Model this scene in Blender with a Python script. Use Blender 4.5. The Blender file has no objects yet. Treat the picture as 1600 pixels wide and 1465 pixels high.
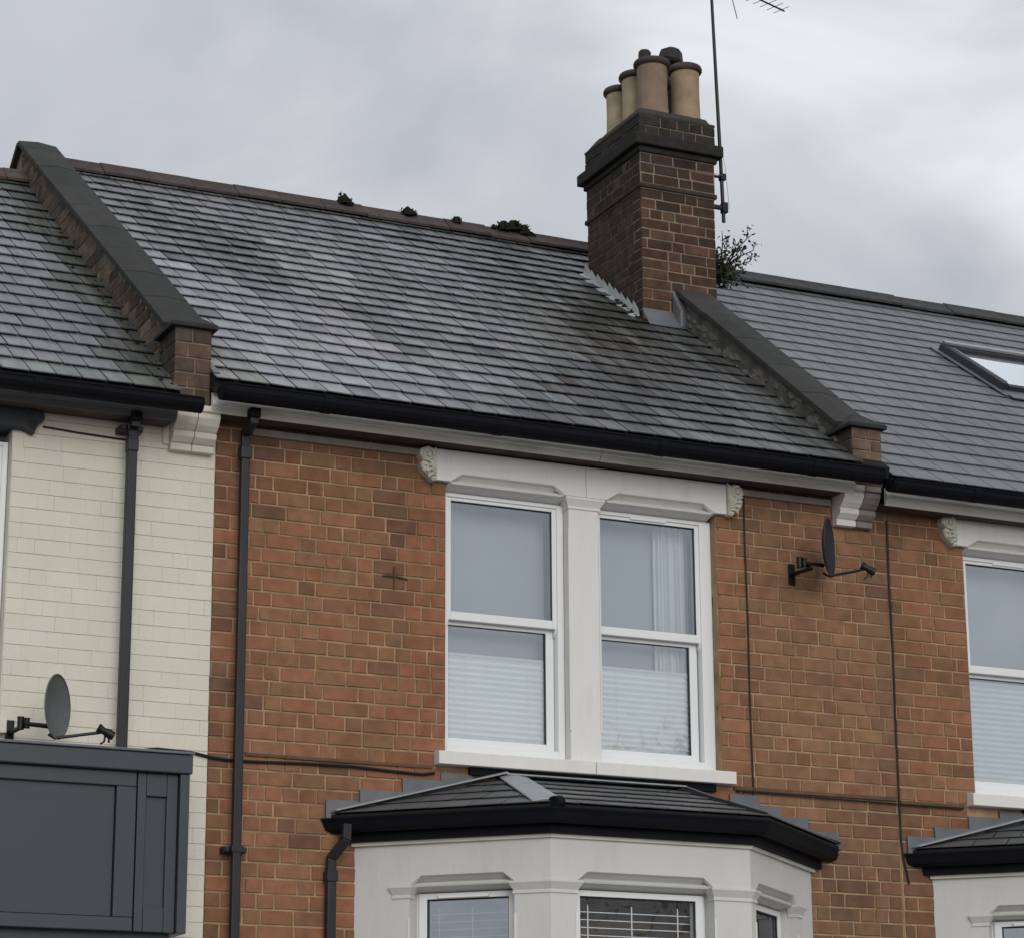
import bpy, math, random
from mathutils import Vector, Matrix
rnd = random.Random(7)
S = bpy.context.scene
R = math.radians

# ---------------------------------------------------------------- camera
CAM = Vector((0.0, 0.0, 1.6))
F_PX, PITCH, YAW, ROLL = 4138.17, 0.274183, 0.440915, -0.005605
cp, sp, cy, sy = math.cos(PITCH), math.sin(PITCH), math.cos(YAW), math.sin(YAW)
FW = Vector((sy * cp, cy * cp, sp)); RT0 = Vector((cy, -sy, 0)); UP0 = RT0.cross(FW)
RT = math.cos(ROLL) * RT0 + math.sin(ROLL) * UP0
UPV = -math.sin(ROLL) * RT0 + math.cos(ROLL) * UP0
cd = bpy.data.cameras.new('camera'); cam = bpy.data.objects.new('camera', cd)
S.collection.objects.link(cam); S.camera = cam
m = Matrix((RT, UPV, -FW)).transposed().to_4x4(); m.translation = CAM
cam.matrix_world = m
cd.sensor_width = 36.0; cd.lens = F_PX / 1600 * 36.0
cd.clip_start = 0.1; cd.clip_end = 3000

def view(p):
    d = Vector(p) - CAM; w = d.dot(FW)
    return 800 + F_PX * d.dot(RT) / w, 732.5 - F_PX * d.dot(UPV) / w

# ---------------------------------------------------------------- sky and sun
SUN_EL, SUN_AZ = R(18), R(188)          # azimuth measured from +Y clockwise (188: behind the camera)
W = bpy.data.worlds.new('World'); S.world = W; W.use_nodes = True
nt = W.node_tree; nt.nodes.clear(); N = nt.nodes.new; L = nt.links.new
out = N('ShaderNodeOutputWorld'); bg = N('ShaderNodeBackground'); bg2 = N('ShaderNodeBackground')
sky = N('ShaderNodeTexSky'); sky.sky_type = 'NISHITA'; sky.sun_disc = False
sky.sun_elevation = SUN_EL; sky.sun_rotation = SUN_AZ
bg.inputs['Strength'].default_value = 0.08
L(sky.outputs[0], bg.inputs[0])
tc = N('ShaderNodeTexCoord'); mp = N('ShaderNodeMapping'); mp.inputs['Scale'].default_value = (1, 1, 1.9)
mp.inputs['Location'].default_value = (0.37, 0.1, 0.22)
L(tc.outputs['Generated'], mp.inputs[0])
n1 = N('ShaderNodeTexNoise'); n1.inputs['Scale'].default_value = 5.5; n1.inputs['Detail'].default_value = 5
n1.inputs['Roughness'].default_value = 0.48; n1.inputs['Distortion'].default_value = 0.5
L(mp.outputs[0], n1.inputs['Vector'])
cr = N('ShaderNodeValToRGB')
cr.color_ramp.elements[0].position = 0.33; cr.color_ramp.elements[0].color = (0.435, 0.465, 0.525, 1)
cr.color_ramp.elements[1].position = 0.74; cr.color_ramp.elements[1].color = (0.80, 0.81, 0.835, 1)
e = cr.color_ramp.elements.new(0.5); e.color = (0.545, 0.57, 0.612, 1)
L(n1.outputs['Fac'], cr.inputs[0])
sx = N('ShaderNodeSeparateXYZ'); L(tc.outputs['Generated'], sx.inputs[0])
zc = N('ShaderNodeMath'); zc.operation = 'MAXIMUM'; zc.inputs[1].default_value = 0.0; L(sx.outputs['Z'], zc.inputs[0])
zm = N('ShaderNodeMath'); zm.operation = 'MULTIPLY_ADD'; zm.inputs[1].default_value = 1.2 / 1.34; zm.inputs[2].default_value = 1.0 / 1.34; L(zc.outputs[0], zm.inputs[0])
L(cr.outputs[0], bg2.inputs[0]); L(zm.outputs[0], bg2.inputs['Strength'])
mx = N('ShaderNodeMixShader'); mx.inputs[0].default_value = 0.97
L(bg.outputs[0], mx.inputs[1]); L(bg2.outputs[0], mx.inputs[2]); L(mx.outputs[0], out.inputs[0])

sd = bpy.data.lights.new('sun', 'SUN'); sd.energy = 1.5; sd.angle = R(40); sd.color = (1.0, 0.97, 0.93)
sun = bpy.data.objects.new('sun', sd); S.collection.objects.link(sun)
sdir = Vector((math.sin(SUN_AZ) * math.cos(SUN_EL), math.cos(SUN_AZ) * math.cos(SUN_EL), math.sin(SUN_EL)))
sun.rotation_euler = sdir.to_track_quat('Z', 'Y').to_euler()
S.view_settings.view_transform = 'Standard'; S.view_settings.look = 'None'
S.view_settings.gamma = 1.0; S.view_settings.exposure = 0.0; S.view_settings.use_curve_mapping = False
S.cycles.max_bounces = 6; S.cycles.transparent_max_bounces = 12

# ---------------------------------------------------------------- materials
def material(name, col=(0.5, 0.5, 0.5), rough=0.7, spec=0.3, tone=False, var=0.2, vscale=14, bump=0.0,
             bscale=120, stain=0.0, stain_col=(0.05, 0.05, 0.04), sscale=2.5, metal=0.0, rvar=0.0, stretch=(1, 1, 1), tint=None):
    M = bpy.data.materials.new(name); M.use_nodes = True
    t = M.node_tree; b = t.nodes['Principled BSDF']; N = t.nodes.new; L = t.links.new
    b.inputs['Roughness'].default_value = rough; b.inputs['Metallic'].default_value = metal
    b.inputs['Specular IOR Level'].default_value = spec
    g = N('ShaderNodeNewGeometry'); mp = N('ShaderNodeMapping'); mp.inputs['Scale'].default_value = stretch
    L(g.outputs['Position'], mp.inputs[0])
    no = N('ShaderNodeTexNoise'); no.inputs['Scale'].default_value = vscale; no.inputs['Detail'].default_value = 6
    L(mp.outputs[0], no.inputs['Vector'])
    mr = N('ShaderNodeMapRange'); mr.inputs[1].default_value = 0.25; mr.inputs[2].default_value = 0.75
    mr.inputs[3].default_value = 1 - var; mr.inputs[4].default_value = 1 + var
    L(no.outputs['Fac'], mr.inputs[0])
    mul = N('ShaderNodeMix'); mul.data_type = 'RGBA'; mul.blend_type = 'MULTIPLY'; mul.inputs[0].default_value = 1
    if tone:
        a = N('ShaderNodeAttribute'); a.attribute_name = 'tone'; L(a.outputs['Color'], mul.inputs[6])
    else:
        mul.inputs[6].default_value = (*col, 1)
    L(mr.outputs[0], mul.inputs[7]); last = mul.outputs[2]
    if stain:
        n2 = N('ShaderNodeTexNoise'); n2.inputs['Scale'].default_value = sscale; n2.inputs['Detail'].default_value = 7
        n2.inputs['Roughness'].default_value = 0.65
        L(mp.outputs[0], n2.inputs['Vector'])
        m2 = N('ShaderNodeMapRange'); m2.inputs[1].default_value = 0.50; m2.inputs[2].default_value = 0.72
        m2.inputs[3].default_value = 0; m2.inputs[4].default_value = stain
        L(n2.outputs['Fac'], m2.inputs[0])
        mx = N('ShaderNodeMix'); mx.data_type = 'RGBA'; mx.inputs[7].default_value = (*stain_col, 1)
        L(m2.outputs[0], mx.inputs[0]); L(last, mx.inputs[6]); last = mx.outputs[2]
    L(last, b.inputs['Base Color'])
    if rvar:
        m3 = N('ShaderNodeMapRange'); m3.inputs[1].default_value = 0.3; m3.inputs[2].default_value = 0.7
        m3.inputs[3].default_value = max(0.05, rough - rvar); m3.inputs[4].default_value = min(1, rough + rvar)
        n3 = N('ShaderNodeTexNoise'); n3.inputs['Scale'].default_value = 5; n3.inputs['Detail'].default_value = 5
        L(mp.outputs[0], n3.inputs['Vector']); L(n3.outputs['Fac'], m3.inputs[0]); L(m3.outputs[0], b.inputs['Roughness'])
    if bump:
        nb = N('ShaderNodeTexNoise'); nb.inputs['Scale'].default_value = bscale; nb.inputs['Detail'].default_value = 4
        L(mp.outputs[0], nb.inputs['Vector'])
        bp = N('ShaderNodeBump'); bp.inputs['Strength'].default_value = bump; bp.inputs['Distance'].default_value = 0.004
        L(nb.outputs['Fac'], bp.inputs['Height']); L(bp.outputs[0], b.inputs['Normal'])
    return M

def glass_material(name, refl=0.42, tint=(0.80, 0.88, 1.0)):
    M = bpy.data.materials.new(name); M.use_nodes = True
    t = M.node_tree; t.nodes.clear(); N = t.nodes.new; L = t.links.new
    o = N('ShaderNodeOutputMaterial'); tr = N('ShaderNodeBsdfTransparent'); gl = N('ShaderNodeBsdfGlossy')
    tr.inputs[0].default_value = (0.97, 0.985, 0.985, 1); gl.inputs[0].default_value = (*tint, 1); gl.inputs['Roughness'].default_value = 0.02
    nz = N('ShaderNodeTexNoise'); nz.inputs['Scale'].default_value = 3.0
    g = N('ShaderNodeNewGeometry'); L(g.outputs['Position'], nz.inputs['Vector'])
    bp = N('ShaderNodeBump'); bp.inputs['Strength'].default_value = 0.15; bp.inputs['Distance'].default_value = 0.01
    L(nz.outputs['Fac'], bp.inputs['Height']); L(bp.outputs[0], gl.inputs['Normal'])
    mx = N('ShaderNodeMixShader'); fr = N('ShaderNodeFresnel'); fr.inputs[0].default_value = 1.5
    ad = N('ShaderNodeMath'); ad.operation = 'ADD'; ad.inputs[1].default_value = refl - 0.04; ad.use_clamp = True
    L(fr.outputs[0], ad.inputs[0]); L(ad.outputs[0], mx.inputs[0])
    L(tr.outputs[0], mx.inputs[1]); L(gl.outputs[0], mx.inputs[2]); L(mx.outputs[0], o.inputs[0])
    return M

M = dict(
    brick=material('fired_brick', tone=True, rough=0.9, spec=0.15, var=0.20, vscale=14, bump=0.9, bscale=130, stain=0.30, stain_col=(0.045, 0.032, 0.026), sscale=3.2),
    soot_brick=material('sooty_brick', tone=True, rough=0.92, spec=0.12, var=0.3, vscale=18, bump=0.8, bscale=140, stain=0.65, stain_col=(0.028, 0.022, 0.019), sscale=4.0),
    painted_brick=material('cream_masonry_paint', tone=True, rough=0.65, spec=0.3, var=0.035, vscale=5, bump=0.5, bscale=70, stain=0.10, stain_col=(0.33, 0.33, 0.24), sscale=1.7),
    mortar=material('lime_mortar', (0.335, 0.228, 0.135), 0.95, 0.1, var=0.35, vscale=9, bump=0.6, stain=0.5, stain_col=(0.06, 0.045, 0.033), sscale=2.2),
    soot_mortar=material('sooty_mortar', (0.215, 0.165, 0.125), 0.95, 0.1, var=0.35, vscale=9, bump=0.6, stain=0.75, stain_col=(0.085, 0.068, 0.055), sscale=4.0),
    soot_pointing=material('soot_black_pointing', (0.075, 0.060, 0.050), 0.95, 0.1, var=0.4, vscale=7, bump=0.6, stain=0.8, stain_col=(0.16, 0.125, 0.10), sscale=4.5),
    cream=material('cream_paint', (0.64, 0.60, 0.51), 0.65, 0.3, var=0.04, vscale=5, bump=0.4, bscale=70, stain=0.15, stain_col=(0.3, 0.3, 0.22), sscale=1.9),
    slate=material('welsh_slate', tone=True, rough=0.45, spec=0.5, var=0.30, vscale=8, bump=0.4, bscale=45, stain=0.45, stain_col=(0.25, 0.255, 0.255), sscale=3.4, rvar=0.15, stretch=(2.6, 0.4, 0.4)),
    new_slate=material('dark_smooth_slate', tone=True, rough=0.46, spec=0.5, var=0.1, vscale=9, bump=0.2, bscale=60, stain=0.12, stain_col=(0.12, 0.12, 0.12), sscale=2.0, rvar=0.06),
    deck=material('roofing_felt', (0.018, 0.018, 0.018), 0.9, 0.1),
    ridge=material('clay_ridge_tile', tone=True, rough=0.85, spec=0.2, var=0.3, vscale=14, bump=0.6, stain=0.6, stain_col=(0.035, 0.033, 0.03), sscale=5),
    render=material('cement_render', (0.105, 0.10, 0.088), 0.93, 0.12, var=0.35, vscale=9, bump=1.0, bscale=35, stain=0.6, stain_col=(0.05, 0.047, 0.04), sscale=6),
    patch=material('pale_old_render', (0.165, 0.155, 0.135), 0.93, 0.12, var=0.35, vscale=14, bump=1.0, bscale=35, stain=0.5, stain_col=(0.08, 0.075, 0.065), sscale=9),
    coping=material('coping_stone', tone=True, rough=0.85, spec=0.2, var=0.18, vscale=8, bump=0.4, bscale=90, stain=0.4, stain_col=(0.028, 0.028, 0.026), sscale=3),
    white=material('white_stone_paint', (0.69, 0.675, 0.65), 0.55, 0.35, var=0.045, vscale=5, bump=0.3, bscale=40, stain=0.26, stain_col=(0.33, 0.31, 0.26), sscale=5.0, stretch=(1.6, 1.6, 0.3)),
    string=material('brown_brick_moulding', (0.125, 0.075, 0.048), 0.9, 0.15, var=0.3, vscale=12, bump=0.8, stain=0.4, stain_col=(0.06, 0.042, 0.032), sscale=6),
    soffit=material('dark_stained_soffit', (0.07, 0.052, 0.042), 0.8, 0.2, var=0.3, vscale=9),
    grimy=material('weathered_white_paint', (0.62, 0.60, 0.55), 0.6, 0.3, var=0.1, vscale=7, bump=0.3, bscale=60, stain=0.45, stain_col=(0.20, 0.18, 0.15), sscale=4, stretch=(0.5, 1, 3)),
    ornament=material('old_stone_paint', (0.55, 0.54, 0.46), 0.7, 0.25, var=0.12, vscale=25, bump=0.5, stain=0.5, stain_col=(0.16, 0.15, 0.10), sscale=14),
    greystone=material('grey_stone', (0.22, 0.205, 0.18), 0.85, 0.2, var=0.2, vscale=12, bump=0.5, stain=0.4, stain_col=(0.10, 0.09, 0.075), sscale=8),
    upvc=material('white_upvc', (0.74, 0.75, 0.75), 0.35, 0.45, var=0.015, vscale=2),
    seal=material('black_rubber', (0.012, 0.012, 0.013), 0.6, 0.3, var=0.05),
    black=material('black_gutter_paint', (0.004, 0.0045, 0.007), 0.65, 0.12, var=0.2, vscale=6, stain=0.15, stain_col=(0.012, 0.012, 0.015), sscale=7),
    pipe=material('dark_pipe_paint', (0.013, 0.0135, 0.018), 0.45, 0.35, var=0.2, vscale=6, stain=0.25, stain_col=(0.045, 0.045, 0.05), sscale=6, stretch=(1, 1, 0.3)),
    cable=material('black_cable', (0.010, 0.010, 0.012), 0.55, 0.3, var=0.1),
    shop=material('slate_blue_gloss_paint', (0.033, 0.042, 0.049), 0.42, 0.4, var=0.06, vscale=3, bump=0.1, bscale=20, stain=0.12, stain_col=(0.065, 0.07, 0.07), sscale=2),
    bluegrey=material('dark_blue_grey_paint', (0.028, 0.031, 0.038), 0.6, 0.3, var=0.15, vscale=10, bump=0.3, stain=0.2, stain_col=(0.06, 0.06, 0.06), sscale=7),
    greyfascia=material('grey_fascia_paint', (0.078, 0.082, 0.088), 0.6, 0.3, var=0.1, vscale=6, stain=0.3, stain_col=(0.035, 0.035, 0.035), sscale=4, stretch=(0.5, 1, 3)),
    lead=material('lead_sheet', (0.105, 0.113, 0.123), 0.5, 0.5, var=0.2, vscale=9, bump=0.3, bscale=25, stain=0.4, stain_col=(0.06, 0.063, 0.066), sscale=6),
    paleflash=material('pale_lead_sheet', (0.30, 0.315, 0.32), 0.5, 0.5, var=0.15, vscale=9, bump=0.3, bscale=25, stain=0.4, stain_col=(0.16, 0.165, 0.165), sscale=7),
    pot=material('buff_clay', tone=True, rough=0.8, spec=0.2, var=0.2, vscale=10, bump=0.2, stain=0.5, stain_col=(0.15, 0.11, 0.08), sscale=7),
    flaunch=material('dark_mortar', (0.05, 0.047, 0.04), 0.95, 0.1, var=0.3, vscale=12, bump=1.0, bscale=40, stain=0.4, stain_col=(0.03, 0.035, 0.024), sscale=6),
    cowl=material('sooty_metal', (0.012, 0.012, 0.013), 0.6, 0.3, var=0.2, bump=0.3),
    metal=material('dull_dark_metal', (0.009, 0.009, 0.010), 0.45, 0.4, var=0.15, metal=0.3),
    galv=material('galvanised_steel', (0.30, 0.31, 0.32), 0.4, 0.5, var=0.1, metal=0.6),
    dish=material('grey_dish_paint', (0.10, 0.108, 0.108), 0.5, 0.4, var=0.15, vscale=12, stain=0.3, stain_col=(0.05, 0.055, 0.05), sscale=9),
    darkdish=material('charcoal_dish_paint', (0.022, 0.023, 0.031), 0.5, 0.4, var=0.15, vscale=12),
    bark=material('twig_bark', (0.05, 0.038, 0.028), 0.9, 0.1),
    leaf=material('dark_leaf', (0.020, 0.025, 0.013), 0.6, 0.3, var=0.4, vscale=30),
    moss=material('dry_moss', (0.020, 0.019, 0.013), 0.98, 0.05, var=0.5, vscale=60, bump=1.0, bscale=90),
    blind=material('white_pleated_fabric', (0.93, 0.95, 0.95), 0.7, 0.2, var=0.02),
    bay_shaded=material('shade_greyed_white_paint', (0.56, 0.555, 0.53), 0.55, 0.35, var=0.04, vscale=4, bump=0.3, bscale=40, stain=0.22, stain_col=(0.36, 0.35, 0.31), sscale=3.0, stretch=(1.5, 1.5, 0.5)),  # the bay's white, greyed to carry the shade below its gutter
    voile=material('grey_voile', (0.46, 0.49, 0.525), 0.9, 0.1, var=0.02, vscale=2),
    slat=material('white_blind_slat', (0.80, 0.82, 0.83), 0.45, 0.3, var=0.02),
    curtain=material('sheer_white_curtain', (0.80, 0.83, 0.84), 0.8, 0.1, var=0.03),
    room=material('dim_room_wall', (0.42, 0.43, 0.45), 0.9, 0.1, var=0.04, vscale=1),
    darkroom=material('dark_room_wall', (0.03, 0.03, 0.03), 0.9, 0.1, var=0.04, vscale=1),
    glass=glass_material('window_glass', 0.22, (0.93, 0.955, 1.0)),
    bayglass=glass_material('bay_window_glass', 0.045, (0.93, 0.955, 1.0)),
    sideglass=glass_material('side_light_glass', 0.38, (0.93, 0.97, 1.0)),
    skyglass=glass_material('roof_window_glass', 0.70, (0.95, 0.98, 1.0)),
    ground=material('asphalt', (0.10, 0.10, 0.10), 0.9, 0.2, var=0.2, vscale=4, bump=0.4, bscale=60),
    paving=material('concrete_paving', (0.32, 0.31, 0.29), 0.9, 0.2, var=0.15, vscale=4, bump=0.3),
    kerb=material('granite_kerb', (0.26, 0.255, 0.245), 0.85, 0.2, var=0.15, vscale=12),
    backwall=material('plain_brickwork', (0.13, 0.075, 0.05), 0.95, 0.1, var=0.3, vscale=12, bump=0.6),
)

# ---------------------------------------------------------------- geometry helpers
COL = S.collection
ROOTS = {}

def thing(name, label, cat, loc=(0, 0, 0), group=None):
    o = bpy.data.objects.new(name, None); COL.objects.link(o); o.location = loc
    o.empty_display_size = 0.2
    o['label'] = label; o['category'] = cat
    if group: o['group'] = group
    return o

def origin_of(parent):
    v = Vector((0, 0, 0)); p = parent
    while p is not None:
        v += p.location; p = p.parent
    return v

class MB:
    def __init__(s): s.v = []; s.f = []; s.t = []
    def poly(s, pts, tone=(1, 1, 1)):
        k = len(s.v); s.v += [Vector(p) for p in pts]; s.t += [tone] * len(pts); s.f.append(tuple(range(k, k + len(pts))))
    def mesh(s, verts, faces, tone=(1, 1, 1)):
        k = len(s.v); s.v += [Vector(p) for p in verts]; s.t += [tone] * len(verts)
        s.f += [tuple(i + k for i in f) for f in faces]
    def hexa(s, p, tone=(1, 1, 1)):  # p: 0-3 bottom ring, 4-7 top ring
        s.mesh(p, [(0, 3, 2, 1), (4, 5, 6, 7), (0, 1, 5, 4), (1, 2, 6, 5), (2, 3, 7, 6), (3, 0, 4, 7)], tone)
    def box(s, x0, x1, y0, y1, z0, z1, tone=(1, 1, 1)):
        s.hexa([(x0, y0, z0), (x1, y0, z0), (x1, y1, z0), (x0, y1, z0), (x0, y0, z1), (x1, y0, z1), (x1, y1, z1), (x0, y1, z1)], tone)
    def prism(s, ring0, ring1, tone=(1, 1, 1)):
        n = len(ring0); f = [(i, (i + 1) % n, n + (i + 1) % n, n + i) for i in range(n)]
        f += [tuple(reversed(range(n))), tuple(range(n, 2 * n))]
        s.mesh(list(ring0) + list(ring1), f, tone)
    def tube(s, path, r, n=10, tone=(1, 1, 1), caps=True):
        path = [Vector(p) for p in path]; rs = r if isinstance(r, (list, tuple)) else [r] * len(path)
        vs = []; ref = None
        for i, p in enumerate(path):
            d = (path[min(i + 1, len(path) - 1)] - path[max(i - 1, 0)]).normalized()
            if ref is None:
                ref = Vector((0, 0, 1)) if abs(d.z) < 0.9 else Vector((1, 0, 0))
            a = d.cross(ref).normalized(); b = a.cross(d).normalized(); ref = b
            for k in range(n):
                th = 2 * math.pi * k / n; vs.append(p + rs[i] * (math.cos(th) * a + math.sin(th) * b))
        f = []
        for i in range(len(path) - 1):
            for k in range(n):
                f.append((i * n + k, i * n + (k + 1) % n, (i + 1) * n + (k + 1) % n, (i + 1) * n + k))
        if caps:
            f.append(tuple(range(n))); f.append(tuple(reversed(range((len(path) - 1) * n, len(path) * n))))
        s.mesh(vs, f, tone)
    def lathe(s, prof, c, n=24, axis=Vector((0, 0, 1)), tone=(1, 1, 1)):
        axis = Vector(axis).normalized(); a = axis.orthogonal().normalized(); b = axis.cross(a); c = Vector(c)
        vs = []
        for r, h in prof:
            for k in range(n):
                th = 2 * math.pi * k / n; vs.append(c + axis * h + r * (math.cos(th) * a + math.sin(th) * b))
        f = []
        for i in range(len(prof) - 1):
            for k in range(n):
                f.append((i * n + k, i * n + (k + 1) % n, (i + 1) * n + (k + 1) % n, (i + 1) * n + k))
        s.mesh(vs, f, tone)
    def build(s, name, mat, parent=None, smooth=False, bevel=0.0, kind=None, label=None):
        o3 = origin_of(parent)
        me = bpy.data.meshes.new(name)
        me.from_pydata([tuple(v - o3) for v in s.v], [], s.f)
        me.materials.append(mat)
        at = me.color_attributes.new('tone', 'FLOAT_COLOR', 'POINT')
        flat = []
        for t in s.t: flat += [t[0], t[1], t[2], 1.0]
        at.data.foreach_set('color', flat)
        if smooth:
            me.shade_smooth()
        ob = bpy.data.objects.new(name, me); COL.objects.link(ob); ob.parent = parent
        if smooth:
            md = ob.modifiers.new('e', 'EDGE_SPLIT'); md.split_angle = R(38)
        if bevel:
            md = ob.modifiers.new('b', 'BEVEL'); md.width = bevel; md.segments = 2; md.limit_method = 'ANGLE'; md.angle_limit = R(35)
        if kind: ob['kind'] = kind
        if label: ob['label'] = label
        return ob

def box(name, mat, parent, x0, x1, y0, y1, z0, z1, bevel=0.0, tone=(1, 1, 1), **k):
    b = MB(); b.box(x0, x1, y0, y1, z0, z1, tone); return b.build(name, mat, parent, bevel=bevel, **k)

class Pieces:
    """bricks, slates and tiles: the largest in view become single parts, the rest one joined part"""
    def __init__(s, name, rest, mat, parent, limit=300):
        s.name, s.rest, s.mat, s.parent, s.limit, s.items = name, rest, mat, parent, limit, []
    def add(s, verts, faces, tone, corners):
        px = [view(c) for c in corners]
        a = abs(sum(px[i][0] * px[(i + 1) % len(px)][1] - px[(i + 1) % len(px)][0] * px[i][1] for i in range(len(px)))) / 2
        cx = sum(p[0] for p in px) / len(px); cyy = sum(p[1] for p in px) / len(px)
        if not (-8 < cx < 1608 and -8 < cyy < 1473): a = -1
        s.items.append((a, verts, faces, tone))
    def finish(s):
        s.items.sort(key=lambda i: -i[0]); rest = MB()
        for k, (a, v, f, t) in enumerate(s.items):
            if k < s.limit and a > 0:
                b = MB(); b.mesh(v, f, t); b.build(s.name, s.mat, s.parent)
            else:
                rest.mesh(v, f, t)
        if rest.v:
            rest.build(s.rest, s.mat, s.parent, kind='stuff')

BF = [(0, 3, 2, 1), (0, 1, 5, 4), (1, 2, 6, 5), (2, 3, 7, 6), (3, 0, 4, 7), (4, 5, 9, 8), (5, 6, 10, 9), (6, 7, 11, 10), (7, 4, 8, 11), (8, 9, 10, 11)]
def brick(pcs, o, u, n, a0, a1, z0, z1, proud, tone, depth=0.05, ch=0.0025, wob=0.0013):
    """one brick in the plane through o, along u, facing n, from a0 to a1 and z0 to z1"""
    o, u, n = Vector(o), Vector(u), Vector(n); Z = Vector((0, 0, 1))
    def P(a, z, d): return o + u * a + Z * z + n * d
    j = lambda: rnd.uniform(-wob, wob)
    c = [(a0 + j(), z0 + j()), (a1 + j(), z0 + j()), (a1 + j(), z1 + j()), (a0 + j(), z1 + j())]
    ci = [(c[0][0] + ch, c[0][1] + ch), (c[1][0] - ch, c[1][1] + ch), (c[2][0] - ch, c[2][1] - ch), (c[3][0] + ch, c[3][1] - ch)]
    t1, t2 = j() * 0.8, j() * 0.8
    vs = [P(a, z, -depth) for a, z in c] + [P(a, z, proud - ch) for a, z in c] + [P(ci[0][0], ci[0][1], proud + t1), P(ci[1][0], ci[1][1], proud + t2), P(ci[2][0], ci[2][1], proud - t1), P(ci[3][0], ci[3][1], proud - t2)]
    pcs.add(vs, BF, tone, vs[8:12])

def cut(intervals, holes):
    for h0, h1 in holes:
        nx = []
        for a, b in intervals:
            if h1 <= a or h0 >= b: nx.append((a, b)); continue
            if h0 - a > 0.025: nx.append((a, h0))
            if b - h1 > 0.025: nx.append((h1, b))
        intervals = nx
    return intervals

def courses(pcs, o, u, n, a0, a1, z0, z1, tonef, holes=lambda z0, z1: [], ch=0.075, joint=0.0100, st=0.169, hd=0.080, proud=(0.0, 0.003), depth=0.05, rand=0.35, vjoint=None, phase=0, chf=0.0025, wob=0.0013):
    vjoint = joint if vjoint is None else vjoint
    nrow = int(round((z1 - z0) / ch))
    for k in range(nrow):
        zb = z0 + k * ch + joint / 2; zt = zb + ch - joint
        spans = cut([(a0, a1)], holes(zb, zt))
        a = a0 - (0.06 if (k + phase) % 2 else 0.185) + rnd.uniform(-0.012, 0.012); i = k + phase
        edges = []
        while a < a1 + 0.3:
            ln = st if (i % 2 == 0) else hd
            if rnd.random() < rand * 0.5: ln = st if ln == hd else hd
            ln *= rnd.uniform(0.93, 1.08)
            edges.append((a, a + ln)); a += ln + vjoint; i += 1
        for s0, s1 in spans:
            loc = [(max(e0, s0), min(e1, s1)) for e0, e1 in edges if min(e1, s1) - max(e0, s0) > 0.004]
            out = []
            for q in loc:
                if out and (q[1] - q[0] < 0.035): out[-1] = (out[-1][0], q[1])
                elif out and out[-1][1] - out[-1][0] < 0.035: out[-1] = (out[-1][0], q[1])
                else: out.append(q)
            for b0, b1 in out:
                brick(pcs, o, u, n, b0, b1, zb, zt, rnd.uniform(*proud), tonef(0.5 * (b0 + b1), 0.5 * (zb + zt)), depth, chf, wob)

def lerp(a, b, t): return tuple(x + (y - x) * t for x, y in zip(a, b))
def vary(c, v=0.15, h=0.05):
    k = 1 + rnd.uniform(-v, v); return tuple(max(0.003, x * k * (1 + rnd.uniform(-h, h))) for x in c)

def slating(pcs, O, u, s, n, rows, exp, spans, tonef, width=0.13, thick=0.006, lift=0.0150, rough=1.0, wv=0.16):
    """rows of slates on the plane through O: u along the eave, s up the slope, n outward"""
    O, u, s, n = Vector(O), Vector(u), Vector(s), Vector(n)
    wv_ = [(rnd.uniform(0, 6.3), rnd.uniform(1.2, 3.5)) for _ in range(3)]
    for k in range(rows):
        t0 = k * exp; t1 = t0 + exp + 0.028
        lo, hi = spans(t0), spans(t1)
        if not lo: continue
        for j, (a0, a1) in enumerate(lo):
            h0, h1 = (hi[j] if hi and j < len(hi) else (a0, a1))
            off = (0.5 if k % 2 else 0.0) * width + rnd.uniform(-0.02, 0.02) * rough
            a = min(a0, h0) - off; A1 = max(a1, h1)
            while a < A1:
                w = width * rnd.uniform(1 - wv, 1 + wv * 1.2); b = a + w - 0.0048 - 0.0018 * rough - abs(rnd.gauss(0, 0.0018)) * rough
                c0, c1 = max(a, a0), min(b, a1); d0, d1 = max(a, h0), min(b, h1)
                if c1 - c0 > 0.012 or d1 - d0 > 0.012:
                    if c1 < c0: c0 = c1 = min(max(c0, a0), a1)
                    if d1 < d0: d0 = d1 = min(max(d0, h0), h1)
                    wave = 0.0042 * rough * sum(math.sin(ph + fq * a + 0.35 * k) for ph, fq in wv_) if k else 0.0
                    j0, j1 = wave + rnd.gauss(0, 0.0034) * rough, wave + rnd.gauss(0, 0.0034) * rough
                    l0, l1 = lift + abs(rnd.gauss(0, 0.0012)) * rough, lift + abs(rnd.gauss(0, 0.0012)) * rough
                    P = lambda a_, t_, h_: O + u * a_ + s * t_ + n * h_
                    drop = 0.0
                    if rough > 0.8 and rnd.random() < 0.02: drop = rnd.uniform(-0.018, 0.0)
                    cch = rnd.uniform(0.0, 0.012) if rnd.random() < 0.18 * rough else 0.0
                    bt = [P(c0, t0 + j0 + drop + (cch if rnd.random() < 0.5 else 0), l0), P(c1, t0 + j1 + drop, l1), P(d1, t1, 0), P(d0, t1, 0)]
                    tp = [p + n * thick for p in bt]
                    pcs.add(bt + tp, [(0, 3, 2, 1), (4, 5, 6, 7), (0, 1, 5, 4), (1, 2, 6, 5), (2, 3, 7, 6), (3, 0, 4, 7)], tonef(0.5 * (c0 + c1), t0, k), tp)
                a += w

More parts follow.
